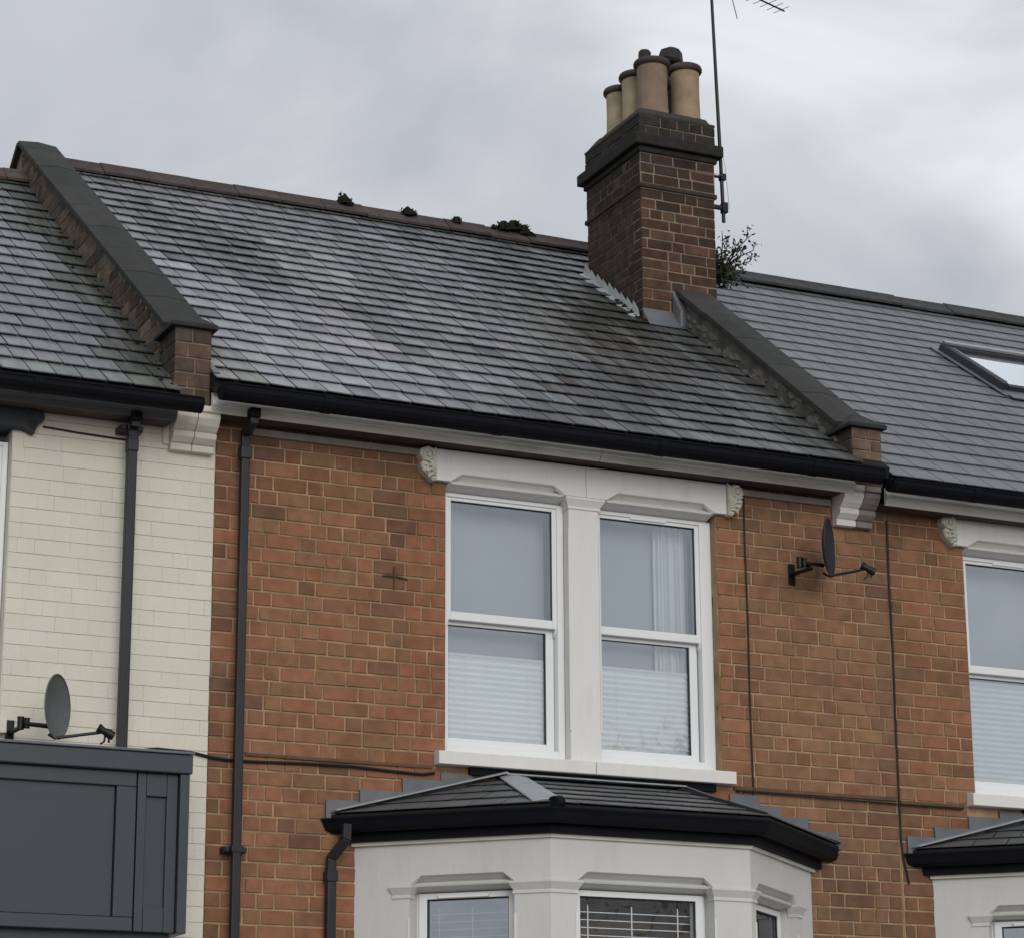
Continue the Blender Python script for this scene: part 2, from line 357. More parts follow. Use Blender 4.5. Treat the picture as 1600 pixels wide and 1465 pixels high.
# ---------------------------------------------------------------- ground
def structure(name, mat, x0, x1, y0, y1, z0, z1):
    o = box(name, mat, None, x0, x1, y0, y1, z0, z1); o['kind'] = 'structure'; return o
structure('ground', M['ground'], -1500, 1500, -1500, 1500, -0.6, 0.0)
structure('pavement', M['paving'], -60, 60, 7.6, 10.6, 0.004, 0.125)
structure('kerb', M['kerb'], -60, 60, 7.45, 7.595, 0.004, 0.13)
structure('front_yard', M['paving'], -60, 60, 10.61, 12.4, 0.004, 0.14)

# ---------------------------------------------------------------- the three houses
D = 12.2
SL = Vector((0, 1, 0.705)).normalized(); NR = Vector((0, -0.705, 1)).normalized()
EXP = 0.1845
house = thing('terraced_house', 'red brick terraced house with weathered slate roof, tall chimney and white twin window', 'house', (6.0, 12.2, 0))
cream_house = thing('terraced_house', 'cream painted brick terraced house above a dark blue-grey shopfront', 'house', (2.5, 12.2, 0))
right_house = thing('terraced_house', 'red brick terraced house under a smooth dark slate roof with a roof window', 'house', (10.0, 12.2, 0))

# ---- wall backing
def wall_backing(parent, mat, x0, x1, holes, ztop, name='front_wall'):
    """boxes round the openings; holes: (x0, x1, z0, z1) side by side"""
    b = MB(); y0, y1 = D + 0.0038, D + 0.26
    xs = x0
    for hx0, hx1, hz0, hz1 in sorted(holes):
        if hx0 > xs: b.box(xs, hx0, y0, y1, 0.0, ztop)
        b.box(hx0, hx1, y0, y1, 0.0, hz0); b.box(hx0, hx1, y0, y1, hz1, ztop)
        xs = hx1
    b.box(xs, x1, y0, y1, 0.0, ztop)
    return b.build(name, mat, parent)

XL, XR = 4.113, 8.091
Z0B = 5.352 - 0.075 * 37      # lowest laid course
wall = wall_backing(house, M['mortar'], XL, XR, [(5.375, 6.985, 3.80, 5.345)], 5.56)
RED, BROWN, TAN, DARKB = (0.262, 0.122, 0.068), (0.222, 0.114, 0.066), (0.262, 0.140, 0.082), (0.112, 0.066, 0.045)
def red_tone(x, z):
    t = rnd.random()
    c = lerp(RED, BROWN, t * t)
    if rnd.random() < 0.18: c = lerp(c, TAN, 0.6)
    if rnd.random() < 0.03: c = lerp(c, DARKB, 0.5)
    if x > 7.165 and x < 8.09: c = lerp(c, (0.225, 0.128, 0.076), 0.6)
    if x > 5.12 and x < 5.38: c = lerp(c, (0.26, 0.105, 0.060), 0.5)
    if x < 4.19: c = lerp(c, DARKB, 0.45)
    if abs(x - 5.085) < 0.055 and z > 4.45: c = lerp(c, DARKB, 0.55)         # streak left by an old pipe
    if abs(x - 7.16) < 0.05: c = lerp(c, DARKB, 0.3)
    if abs(x - 8.09) < 0.12: c = lerp(c, DARKB, 0.3)
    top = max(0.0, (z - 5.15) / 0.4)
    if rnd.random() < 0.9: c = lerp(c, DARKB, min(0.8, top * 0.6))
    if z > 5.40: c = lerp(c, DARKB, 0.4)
    if 4.20 < x < 4.42 and z > 5.0: c = lerp(c, DARKB, 0.35)
    if 4.55 < x < 4.95 and 3.3 < z < 3.75: c = lerp(c, DARKB, 0.25)
    if 7.60 < x < 7.85 and z < 3.5: c = lerp(c, DARKB, 0.45)
    if z < 3.75 and x > 7.55: c = lerp(c, DARKB, 0.3)
    return vary(c, 0.11, 0.04)
def house_holes(z0, z1):
    h = []
    if z1 > 3.80 and z0 < 5.30: h.append((5.372, 6.988))
    if z1 > 3.785 and z0 < 3.85: h.append((5.31, 7.03))
    if z1 > 5.30 and z0 < 5.455: h.append((5.30, 7.045))
    if z1 < 3.50: h.append((4.90, 7.50))
    return h
pcs = Pieces('brick', 'brickwork', M['brick'], wall)
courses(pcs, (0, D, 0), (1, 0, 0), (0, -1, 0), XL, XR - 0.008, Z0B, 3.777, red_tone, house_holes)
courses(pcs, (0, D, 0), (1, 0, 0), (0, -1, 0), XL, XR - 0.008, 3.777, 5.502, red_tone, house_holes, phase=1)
pcs.finish()
# window reveals: bricks of the right and left jamb
rev = Pieces('reveal_brick', 'reveal_brickwork', M['brick'], wall)
courses(rev, (6.988, 0, 0), (0, -1, 0), (-1, 0, 0), -D - 0.20, -D - 0.004, 3.86, 5.285, red_tone, depth=0.02, st=0.3)
rev.finish()
box('string_course', M['string'], house, 7.05, XR - 0.01, D - 0.012, D + 0.02, 3.768, 3.790, bevel=0.004)
box('string_course', M['string'], house, 4.30, 5.30, D - 0.010, D + 0.02, 3.768, 3.786, bevel=0.004)

# ---- cream house wall
XC0 = 1.2
cwall = wall_backing(cream_house, M['cream'], XC0, XL - 0.004, [(1.50, 3.075, 3.80, 5.29)], 5.50)
CREAM = (0.64, 0.60, 0.51)
def cream_tone(x, z): return vary(CREAM, 0.02, 0.008)
def cream_holes(z0, z1):
    h = []
    if z1 > 3.80 and z0 < 5.29: h.append((1.0, 3.078))
    if z1 > 5.27 and z0 < 5.42: h.append((1.0, 3.13))
    if z1 < 3.60: h.append((1.0, 3.80))
    if z1 < 3.5: h.append((1.0, 3.84))
    return h
pcs = Pieces('brick', 'brickwork', M['painted_brick'], cwall)
courses(pcs, (0, D, 0), (1, 0, 0), (0, -1, 0), 2.3, XL - 0.004, Z0B, 5.44, cream_tone, cream_holes, joint=0.0018, vjoint=0.0, proud=(0.0010, 0.0019), chf=0.0011, wob=0.0005)
pcs.finish()

# ---- right house wall
rwall = wall_backing(right_house, M['mortar'], XR + 0.002, 12.6, [(8.604, 10.214, 3.78, 5.325)], 5.50)
def right_holes(z0, z1):
    h = []
    if z1 > 3.78 and z0 < 5.30: h.append((8.600, 10.218))
    if z1 > 3.765 and z0 < 3.83: h.append((8.54, 10.26))
    if z1 > 5.30 and z0 < 5.43: h.append((8.53, 10.28))
    if z1 < 3.50: h.append((8.31, 10.90))
    return h
def right_tone(x, z):
    c = red_tone(min(x, 12), z)
    return c
pcs = Pieces('brick', 'brickwork', M['brick'], rwall)
courses(pcs, (0, D, 0), (1, 0, 0), (0, -1, 0), XR + 0.012, 10.6, Z0B, 5.44, right_tone, right_holes)
pcs.finish()
box('string_course', M['string'], right_house, XR + 0.01, 8.52, D - 0.012, D + 0.02, 3.756, 3.776, bevel=0.004)

# ---------------------------------------------------------------- roofs
def roof(parent, x0, x1, ze, yr, rows, tonef, mat, spans, limit=300, rough=1.0, width=0.13, exp=EXP, lift=0.015):
    """deck and slates of a front slope from the eave (11.95, ze) to the ridge line y = yr, and a plain back slope"""
    zr = ze + 0.705 * (yr - 11.95)
    b = MB()
    e0, e1 = Vector((x0, 11.97, ze + 0.014)), Vector((x1, 11.97, ze + 0.014)); r0, r1 = Vector((x0, yr, zr)), Vector((x1, yr, zr))
    off = NR * -0.03
    b.prism([e0, r0, Vector((x0, 2 * yr - 12, ze)), Vector((x0, 2 * yr - 12, ze - 0.1)), r0 + Vector((0, 0, -0.1)), e0 + Vector((0, 0.02, -0.06))],
            [e1, r1, Vector((x1, 2 * yr - 12, ze)), Vector((x1, 2 * yr - 12, ze - 0.1)), r1 + Vector((0, 0, -0.1)), e1 + Vector((0, 0.02, -0.06))])
    dk = b.build('slate_roof', M['deck'], parent)
    pcs = Pieces('slate', 'slating', mat, dk, limit)
    slating(pcs, (0, 11.95, ze), (1, 0, 0), SL, NR, rows, exp, spans, tonef, width=width, rough=rough, lift=lift)
    pcs.finish()
    # back wall and gable fill so that the house is closed
    w = MB(); w.box(x0, x1, 2 * yr - 12.1, 2 * yr - 11.95, 0, ze - 0.1); w.build('rear_wall', M['backwall'], parent)
    return zr

def yt(t): return 11.95 + t * SL.y
def main_spans(t):
    y = yt(t)
    if y > 14.76: return [(4.02, 7.98)]
    if y > 13.99: return [(4.02, 7.525)]
    return [(4.02, 7.80)]
NO = [(rnd.uniform(0, 6.3), rnd.uniform(0, 6.3), rnd.uniform(0.5, 1.5), rnd.uniform(0.5, 1.5)) for _ in range(8)]
def blotch(x, t, f):
    return sum(math.sin(a + x * f * c + 1.7 * math.sin(t * f * d + b)) for a, b, c, d in NO) / 8
def main_tone(x, t, k):
    base = (0.096, 0.098, 0.101)
    v = blotch(x + 0.35 * t, t, 2.1)
    c = tuple(q * (1.0 + 0.75 * v) for q in base)
    # lower left lightened and bluish: sky sheen painted into the slate colour
    q = max(0.0, min(1.0, (6.2 - x - 0.75 * abs(t - 0.5)) / 1.1))
    c = lerp(c, (0.222, 0.228, 0.240), 0.8 * q)
    # pale run-off streaks
    if abs(x - (5.05 + 0.10 * t)) < 0.20 and 0.8 < t < 3.0: c = lerp(c, (0.24, 0.24, 0.24), 0.45)
    if ((x - 4.72) / 0.34) ** 2 + ((t - 2.25) / 0.42) ** 2 < 1 or ((x - 5.25 + 0.28 * (t - 1.6)) / 0.12) ** 2 + ((t - 1.6) / 0.8) ** 2 < 1: c = lerp(c, (0.040, 0.040, 0.042), 0.65)
    # rusty brown patch below the chimney
    d = math.hypot((x - 6.95) / 0.55, (t - 1.75) / 0.75)
    if d < 1: c = lerp(c, (0.110, 0.096, 0.072), 0.75 * (1 - d) + 0.15)
    d = math.hypot((x - 7.2) / 0.5, (t - 2.4) / 0.5)
    if d < 1: c = lerp(c, (0.05, 0.048, 0.038), 0.7)
    if x > 6.3: c = tuple(q_ * (1 - 0.5 * min(1, (x - 6.3) / 0.6)) for q_ in c)
    if x > 7.5 and t < 2.5: c = lerp(c, (0.045, 0.046, 0.040), 0.5)
    if 6.05 < x < 6.42 and 0.35 < t < 0.80 and rnd.random() < 0.55: c = (0.034, 0.023, 0.020)
    if x < 4.3 and t < 0.4: c = lerp(c, (0.12, 0.125, 0.09), 0.5)
    if rnd.random() < 0.07: c = tuple(q * 1.5 for q in c)
    if rnd.random() < 0.10: c = tuple(q * 0.6 for q in c)
    return vary(c, 0.24, 0.04)
ZR = roof(house, 4.02, 7.98, 5.585, 15.4, 23, main_tone, M['slate'], main_spans, width=0.155)

def left_tone(x, t, k):
    c = (0.120, 0.125, 0.133); c = tuple(q * (1 + 0.35 * blotch(x, t, 3)) for q in c)
    if x > 3.62 - 0.10 * math.sin(t * 5): c = lerp(c, (0.040, 0.044, 0.030), 0.8)
    if t < 0.12: c = lerp(c, (0.13, 0.14, 0.12), 0.5)
    return vary(c, 0.14, 0.03)
roof(cream_house, XC0, 3.845, 5.494, 15.25, 21, left_tone, M['slate'], lambda t: [(1.9, 3.838)], rough=0.7, exp=0.1935, width=0.145)

def right_roof_tone(x, t, k):
    c = (0.092, 0.098, 0.102); c = tuple(q * (1 + 0.2 * blotch(x, t, 1.6)) for q in c)
    return vary(c, 0.10, 0.02)
def right_spans(t):
    y = yt(t)
    if 13.74 < y < 14.42: return [(7.985, 10.03), (10.97, 12.6)]
    return [(7.985, 12.6)]
roof(right_house, 7.99, 12.6, 5.540, 15.47, 21, right_roof_tone, M['new_slate'], right_spans, rough=0.35, width=0.165, exp=0.2055, lift=0.0095)

# ---- ridge tiles
def ridge(parent, x0, x1, y, z, ln, tone, mat=M['ridge'], r=0.075, name='ridge_tile'):
    x = x0; k = 0
    while x < x1 - 0.05:
        b = MB(); e = min(x + ln, x1); dz = rnd.uniform(-0.004, 0.004); dy = rnd.uniform(-0.003, 0.003)
        prof = [(-0.135, -0.082), (-0.055, -0.018), (-0.028, 0.016), (0.0, 0.028), (0.028, 0.016), (0.055, -0.018), (0.135, -0.082)]
        inn = [(0.130, -0.100), (0.0, -0.004), (-0.130, -0.100)]
        ring = [(yy + dy, zz + dz) for yy, zz in prof + inn]
        b.prism([(x, y + yy, z + zz) for yy, zz in ring], [(e - 0.003, y + yy, z + zz + rnd.uniform(0, 0.001)) for yy, zz in ring], vary(tone, 0.14, 0.05))
        b.build(name, mat, parent, bevel=0.002)
        x = e; k += 1
ridge(house, 4.06, 7.96, 15.4, ZR + 0.045, 0.30, (0.060, 0.047, 0.042))
ridge(cream_house, 1.9, 3.84, 15.25, 5.494 + 0.705 * 3.3 + 0.04, 0.30, (0.085, 0.060, 0.050))
ridge(right_house, 8.15, 12.6, 15.47, 5.54 + 0.705 * 3.52 + 0.045, 0.45, (0.045, 0.046, 0.050))

# ---------------------------------------------------------------- parapets between the roofs
def plane_main(y): return 5.585 + 0.705 * (y - 11.95)

def parapet(parent, x0, x1, ytop, wallmat, lo, copetone, side_bricks, back=False, capover=0.035, h0=0.165, h1=0.205, name='parapet_wall', g=0.0):
    """a raking wall from the eave pier up the slope, coped with stones"""
    b = MB(); ya = 12.16
    zt = lambda y: plane_main(y) + h0 + g * (y - ya)
    SC = Vector((0, 1, 0.705 + g)).normalized()
    zb = lambda y: plane_main(y) - lo
    ring = [(ya, zb(ya)), (ytop, zb(ytop)), (ytop, zt(ytop)), (ya, zt(ya))]
    if back:
        yb = ytop + 1.6
        ring = [(ya, zb(ya)), (ytop, zb(ytop)), (yb, zb(ytop) - 1.13), (yb, zt(ytop) - 1.13), (ytop, zt(ytop)), (ya, zt(ya))]
    b.prism([(x0, y, z) for y, z in ring], [(x1, y, z) for y, z in ring])
    w = b.build(name, wallmat, parent)
    # coping stones up the slope
    ln = 0.46; L = (ytop - ya) / SC.y; k = 0; t = 0.02
    while t < L:
        e = min(t + ln, L)
        p0 = Vector((0, ya, zt(ya))) + SC * (t + 0.004); p1 = Vector((0, ya, zt(ya))) + SC * e
        d = rnd.uniform(-0.002, 0.003)
        A = Vector((x0 - capover, 0, 0)); B = Vector((x1 + capover, 0, 0)); up = NR * (h1 - h0); crown = NR * 0.008
        c = MB()
        mid = Vector(((x0 + x1) / 2, 0, 0))
        r0 = [p0 + A, p0 + B, p0 + B + up * 0.9, p0 + mid + up + crown, p0 + A + up * 0.9]
        r1 = [p1 + A, p1 + B, p1 + B + up * 0.9, p1 + mid + up + crown, p1 + A + up * 0.9]
        c.prism([q + NR * d for q in r0], [q + NR * d for q in r1], vary(copetone, 0.14, 0.02))
        c.build('coping_stone', M['coping'], parent, bevel=0.005)
        t = e; k += 1
    if back:
        p0 = Vector((0, ytop, zt(ytop))); dn = Vector((0, 1, -0.705)).normalized(); nb = Vector((0, 0.705, 1)).normalized()
        A = Vector((x0 - capover, 0, 0)); B = Vector((x1 + capover, 0, 0)); up = nb * (h1 - h0)
        for q in range(3):
            s0, s1 = p0 + dn * (0.46 * q), p0 + dn * (0.46 * q + 0.455)
            c = MB(); c.prism([s0 + A, s0 + B, s0 + B + up, s0 + A + up], [s1 + A, s1 + B, s1 + B + up, s1 + A + up], vary(copetone, 0.14, 0.02))
            c.build('coping_stone', M['coping'], parent, bevel=0.005)
    if side_bricks:
        pc = Pieces('brick', 'brickwork', M['soot_brick'], w, 130)
        ch = 0.072; z = zb(ya) - 0.02
        while z < zt(ytop) - 0.02:
            zz0, zz1 = z + 0.004, z + ch - 0.004
            # bricks of this course between the roof below and the coping above
            y_lo = max(ya, 12.16 + (zz1 - zt(12.16)) / 0.705); y_hi = min(ytop + 0.0, 12.16 + (zz0 - zb(12.16)) / 0.705)
            y = y_lo + rnd.uniform(0, 0.05)
            y = y_lo
            while y < y_hi - 0.03:
                ln2 = rnd.choice((0.085, 0.17)); e = min(y + ln2, y_hi)
                if y_hi - e < 0.03: e = y_hi
                t = vary(lerp((0.165, 0.130, 0.098), (0.070, 0.058, 0.047), rnd.random()), 0.15, 0.05)
                brick(pc, (x0, 0, 0), (0, -1, 0), (-1, 0, 0), -e + 0.004, -y - 0.004, zz0, zz1, rnd.uniform(0.002, 0.005), t, 0.02)
                y = e
            z += ch
        pc.finish()
    return w

left_par = parapet(cream_house, 3.842, 4.018, 15.34, M['soot_mortar'], 0.30, (0.034, 0.034, 0.031), True, back=True, h0=0.155, h1=0.190, g=-0.012)
right_par = parapet(house, 7.795, 7.985, 13.995, M['render'], 0.28, (0.038, 0.038, 0.035), False, h0=0.120, h1=0.157, g=0.052)
# lead strips where the slates meet the parapets
def side_flash(parent, x0, x1, ya, yb, plane, mat=M['lead']):
    b = MB(); a, c = Vector((0, ya, plane(ya))), Vector((0, yb, plane(yb)))
    u = NR * 0.024; v = NR * 0.012
    b.prism([a + Vector((x0, 0, 0)) + v, a + Vector((x1, 0, 0)) + v, a + Vector((x1, 0, 0)) + u, a + Vector((x0, 0, 0)) + u],
            [c + Vector((x0, 0, 0)) + v, c + Vector((x1, 0, 0)) + v, c + Vector((x1, 0, 0)) + u, c + Vector((x0, 0, 0)) + u])
    return b.build('lead_strip', mat, parent)
side_flash(right_house, 7.987, 8.045, 12.1, 14.0, lambda y: 5.54 + 0.705 * (y - 11.95))
side_flash(house, 4.019, 4.05, 12.0, 15.3, plane_main)

# lumps of broken render on the inner face of the right parapet
patches = MB()
for k in range(46):
    t = rnd.uniform(0.05, 2.1); h = rnd.uniform(0.02, 0.12)
    c = Vector((7.793, 12.2, plane_main(12.2))) + SL * t + Vector((0, 0, h))
    nsd = rnd.randint(5, 7); rr = rnd.uniform(0.02, 0.05); base = []; 
    for q in range(nsd):
        th = 6.283 * q / nsd + rnd.uniform(-0.3, 0.3); rad = rr * rnd.uniform(0.6, 1.3)
        base.append(Vector((0.002, math.cos(th) * rad, math.sin(th) * rad * 0.6 + 0.6 * math.cos(th) * rad)))
    top = [v * 0.8 + Vector((-rnd.uniform(0.004, 0.009), 0, 0)) for v in base]
    patches.prism([c + v for v in base], [c + v for v in top])
patches.build('render_patches', M['patch'], right_par, kind='stuff')

def pier(parent, x0, x1, z0, z1, tonef, yf=12.05, yb=12.30, cap=(0.11, 0.11, 0.105), capmat=M['bluegrey']):
    core = box('pier', M['soot_mortar'], parent, x0 + 0.004, x1 - 0.004, yf + 0.004, yb, z0, z1)
    pc = Pieces('brick', 'pier_brickwork', M['soot_brick'], core)
    n = int(round((z1 - z0) / 0.072)); ch = (z1 - z0) / n
    for k in range(n):
        zb, zt = z0 + k * ch + 0.004, z0 + (k + 1) * ch - 0.004
        mid = x0 + (x1 - x0) * (0.5 + rnd.uniform(-0.06, 0.06)) if k % 2 == 0 else x0 + (x1 - x0) * rnd.choice((0.36, 0.62))
        for a, b_ in ((x0, mid - 0.004), (mid + 0.004, x1)):
            brick(pc, (0, yf, 0), (1, 0, 0), (0, -1, 0), a, b_, zb, zt, rnd.uniform(0, 0.003), tonef(), 0.02)
        m2 = yf + (yb - yf) * (0.45 if k % 2 else 0.7)
        for a, b_ in ((yf, m2 - 0.004), (m2 + 0.004, yb)):
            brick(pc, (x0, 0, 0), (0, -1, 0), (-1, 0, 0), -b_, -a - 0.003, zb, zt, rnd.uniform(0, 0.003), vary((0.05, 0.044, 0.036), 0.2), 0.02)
    pc.finish()
    c = MB(); o = 0.028; zt = z1
    ring = [(x0 - o, yf - o), (x1 + o, yf - o), (x1 + o, yb + o), (x0 - o, yb + o)]
    mx_, my_ = (x0 + x1) / 2, (yf + yb) / 2
    c.mesh([(x, y, zt) for x, y in ring] + [(x, y, zt + 0.022) for x, y in ring] + [(mx_, my_ - 0.01, zt + 0.125), (mx_, my_ + 0.01, zt + 0.125)],
           [(3, 2, 1, 0), (0, 1, 5, 4), (1, 2, 6, 5), (2, 3, 7, 6), (3, 0, 4, 7), (4, 5, 8), (5, 6, 9, 8), (6, 7, 9), (7, 4, 8, 9)], (0.030, 0.030, 0.031))
    c.build('pier_cap', M['coping'], parent, bevel=0.004)
pier(cream_house, 3.835, 4.024, 5.485, 5.875, lambda: vary(lerp((0.12, 0.082, 0.060), (0.07, 0.052, 0.042), rnd.random()), 0.15))
pier(house, 7.792, 7.982, 5.505, 5.835, lambda: vary(lerp((0.17, 0.115, 0.080), (0.11, 0.078, 0.058), rnd.random()), 0.15))

# moulded corbels that carry the piers
def corbel(parent, x0, x1, z0, mat, s=1.0, label=None):
    prof = [(0.0, 0.0), (0.045, 0.0), (0.050, 0.030), (0.040, 0.036), (0.055, 0.040), (0.085, 0.062), (0.092, 0.085), (0.080, 0.092),
            (0.095, 0.098), (0.120, 0.118), (0.142, 0.150), (0.145, 0.172), (0.135, 0.178), (0.155, 0.182), (0.155, 0.212), (0.0, 0.212)]
    b = MB(); b.prism([(x0, D - p * s, z0 + z) for p, z in prof], [(x1, D - p * s, z0 + z) for p, z in prof])
    b.build('corbel', mat, parent, bevel=0.003, label=label)
corbel(cream_house, 3.860, 3.968, 5.268, M['cream']); corbel(cream_house, 3.971, 4.085, 5.268, M['cream'])
corbel(house, 7.735, 7.860, 5.290, M['white']); corbel(house, 7.863, 7.968, 5.290, M['greystone'], label='unpainted grey stone corbel')

# ---------------------------------------------------------------- eaves: fascia boards, gutters, downpipes
def gutter(parent, x0, x1, zl, yc=11.90, r=0.054, mat=M['black'], ends=(True, True), name='gutter', depth=0.062):
    b = MB(); n = 9
    oo = [(yc - r * math.cos(math.pi * k / n), zl - depth * math.sin(math.pi * k / n) ** 0.8) for k in range(n + 1)]
    ii = [(yc + (y - yc) * 0.9, zl - (zl - z) * 0.9) for y, z in oo]
    lip = [(yc - r - 0.006, zl - 0.002), (yc - r - 0.006, zl + 0.005), (yc - r + 0.008, zl + 0.005)]
    ring = lip + list(reversed([(y, z) for y, z in oo]))[::-1][0:0] + []
    ring = [(yc - r * 0.9, zl)] + ii[1:-1] + [(yc + r * 0.9, zl)] + list(reversed(oo))
    b.prism([(x0, y, z) for y, z in ring], [(x1, y, z) for y, z in ring])
    b.prism([(x0, y, z) for y, z in lip], [(x1, y, z) for y, z in lip])
    g = b.build(name, mat, parent)
    for on, x in zip(ends, (x0, x1)):
        if on:
            e = MB(); e.prism([(x - 0.006, y, z) for y, z in oo], [(x + 0.006, y, z) for y, z in oo]); e.build('end_cap', mat, g)
    x = x0 + 0.55
    while x < x1 - 0.2:
        u = MB(); o2 = [(yc + (y - yc) * 1.1, zl + 0.004 - (zl - z) * 1.1) for y, z in oo]
        u.prism([(x - 0.022, y, z) for y, z in o2], [(x + 0.022, y, z) for y, z in o2]); u.build('gutter_bracket', mat, g)
        x += 0.95
    return g
gutter(house, 4.035, 7.868, 5.545, depth=0.072)
gutter(cream_house, 1.6, 3.925, 5.452)
gutter(right_house, 7.935, 12.3, 5.500)
def fascia(parent, x0, x1, zb, mat, name='fascia_board', yf=12.02):
    sb = MB(); sb.box(x0, x1, yf + 0.031, D + 0.015, zb + 0.012, zb + 0.024); sb.build('soffit_board', M['soffit'], parent)
    prof = [(yf + 0.012, zb + 0.108), (yf + 0.034, zb + 0.108), (yf + 0.040, zb + 0.006), (yf + 0.030, zb + 0.006), (yf + 0.006, zb + 0.034), (yf - 0.006, zb + 0.038), (yf - 0.008, zb + 0.048), (yf - 0.002, zb + 0.054), (yf + 0.008, zb + 0.066)]
    b = MB(); b.prism([(x0, y, z) for y, z in prof], [(x1, y, z) for y, z in prof]); return b.build(name, mat, parent, bevel=0.003)
fascia(house, 4.03, 6.2, 5.443, M['grimy']); fascia(house, 6.203, 7.785, 5.443, M['grimy'])
fascia(cream_house, 1.3, 3.845, 5.375, M['greyfascia'])
fascia(right_house, 7.99, 12.4, 5.398, M['grimy'])
box('soffit_filler', M['deck'], house, 4.03, 7.785, 12.03, D + 0.2, 5.548, 5.60)
box('soffit_filler', M['deck'], cream_house, 1.3, 3.83, 12.03, D + 0.2, 5.480, 5.515)
box('soffit_filler', M['deck'], right_house, 7.99, 12.4, 12.03, D + 0.2, 5.503, 5.55)
# the corbelled bed course under the fascia
bc = MB(); bc.box(4.30, 7.72, D - 0.022, D + 0.01, 5.400, 5.436); bc.build('bed_course', M['greystone'], house, bevel=0.004)

def square_pipe(b, path, w=0.047, d=0.042):
    """rectangular-section pipe along a path lying in a plane x = const"""
    rings = []
    for i, p in enumerate(path):
        p = Vector(p); dd = (Vector(path[min(i + 1, len(path) - 1)]) - Vector(path[max(i - 1, 0)])).normalized()
        X = Vector((1, 0, 0)); n = X.cross(dd).normalized()
        rings.append([p - X * w / 2 - n * d / 2, p + X * w / 2 - n * d / 2, p + X * w / 2 + n * d / 2, p - X * w / 2 + n * d / 2])
    for a, c in zip(rings, rings[1:]): b.prism(a, c)
def downpipe(parent, x, zl, zbot, yw=12.145, w=0.048, ytop=11.90, off=0.11, brackets=(), socket=0.055):
    b = MB(); square_pipe(b, [(x, ytop, zl - 0.05), (x, ytop, zl - 0.115), (x, yw, zl - 0.115 - off), (x, yw, zl - 0.20 - off)], w, w * 0.9)
    p = MB(); square_pipe(p, [(x, yw, zl - 0.17 - off), (x, yw, zbot)], w * 1.02, w * 0.95)
    pp = p.build('downpipe', M['pipe'], parent, bevel=0.006)
    b.build('swan_neck', M['pipe'], pp, bevel=0.005)
    s = MB(); s.box(x - socket / 2, x + socket / 2, ytop - 0.03, ytop + 0.03, zl - 0.100, zl - 0.050); s.build('outlet', M['black'], pp, bevel=0.005)
    s = MB(); s.box(x - socket / 2, x + socket / 2, yw - socket / 2, yw + socket / 2, zl - 0.25 - off, zl - 0.185 - off); s.build('socket', M['pipe'], pp, bevel=0.005)
    for z in brackets:
        s = MB(); s.box(x - 0.058, x + 0.058, yw + 0.012, D, z - 0.014, z + 0.014); s.box(x - 0.031, x + 0.031, yw - 0.029, yw + 0.015, z - 0.014, z + 0.014)
        s.tube([(x - 0.045, yw + 0.012, z), (x - 0.045, yw - 0.002, z)], 0.012, 8); s.tube([(x + 0.045, yw + 0.012, z), (x + 0.045, yw - 0.002, z)], 0.012, 8)
        s.build('pipe_bracket', M['pipe'], pp)
downpipe(house, 4.240, 5.530, 0.14, brackets=(3.3, 1.6), off=0.03, yw=12.125, ytop=12.00, w=0.043)
downpipe(cream_house, 3.645, 5.452, 3.735, brackets=(5.335,), off=-0.01, w=0.047, yw=12.10, ytop=12.055)

# ---------------------------------------------------------------- painted stone lintel with moulded hoods and carved ends
def hood_loft(b, P, a, c, zt, zb, ins=0.075, out0=0.0):
    """moulding let into the lower edge; P(s, out, z)"""
    lines = [(out0, zt, ins), (out0 - 0.006, zt - 0.004, ins - 0.004), (out0 - 0.022, zt - 0.008, ins * 0.80), (out0 - 0.050, zt - 0.026, ins * 0.50), (out0 - 0.026, zt - 0.036, ins * 0.34), (out0 - 0.016, zt - 0.044, ins * 0.30),
             (out0 - 0.020, zt - 0.053, ins * 0.28), (out0 - 0.060, zt - 0.060, ins * 0.22), (out0 - 0.110, zt - 0.078, ins * 0.1), (out0 - 0.115, zt - 0.080, 0)]
    pts0 = [P(a + i, o, z) for o, z, i in lines]; pts1 = [P(c - i, o, z) for o, z, i in lines]
    for k in range(len(lines) - 1):
        b.poly([pts0[k], pts1[k], pts1[k + 1], pts0[k + 1]])
    b.poly([P(a, out0, zb)] + pts0); b.poly([P(c, out0, zb)] + list(reversed(pts1)))

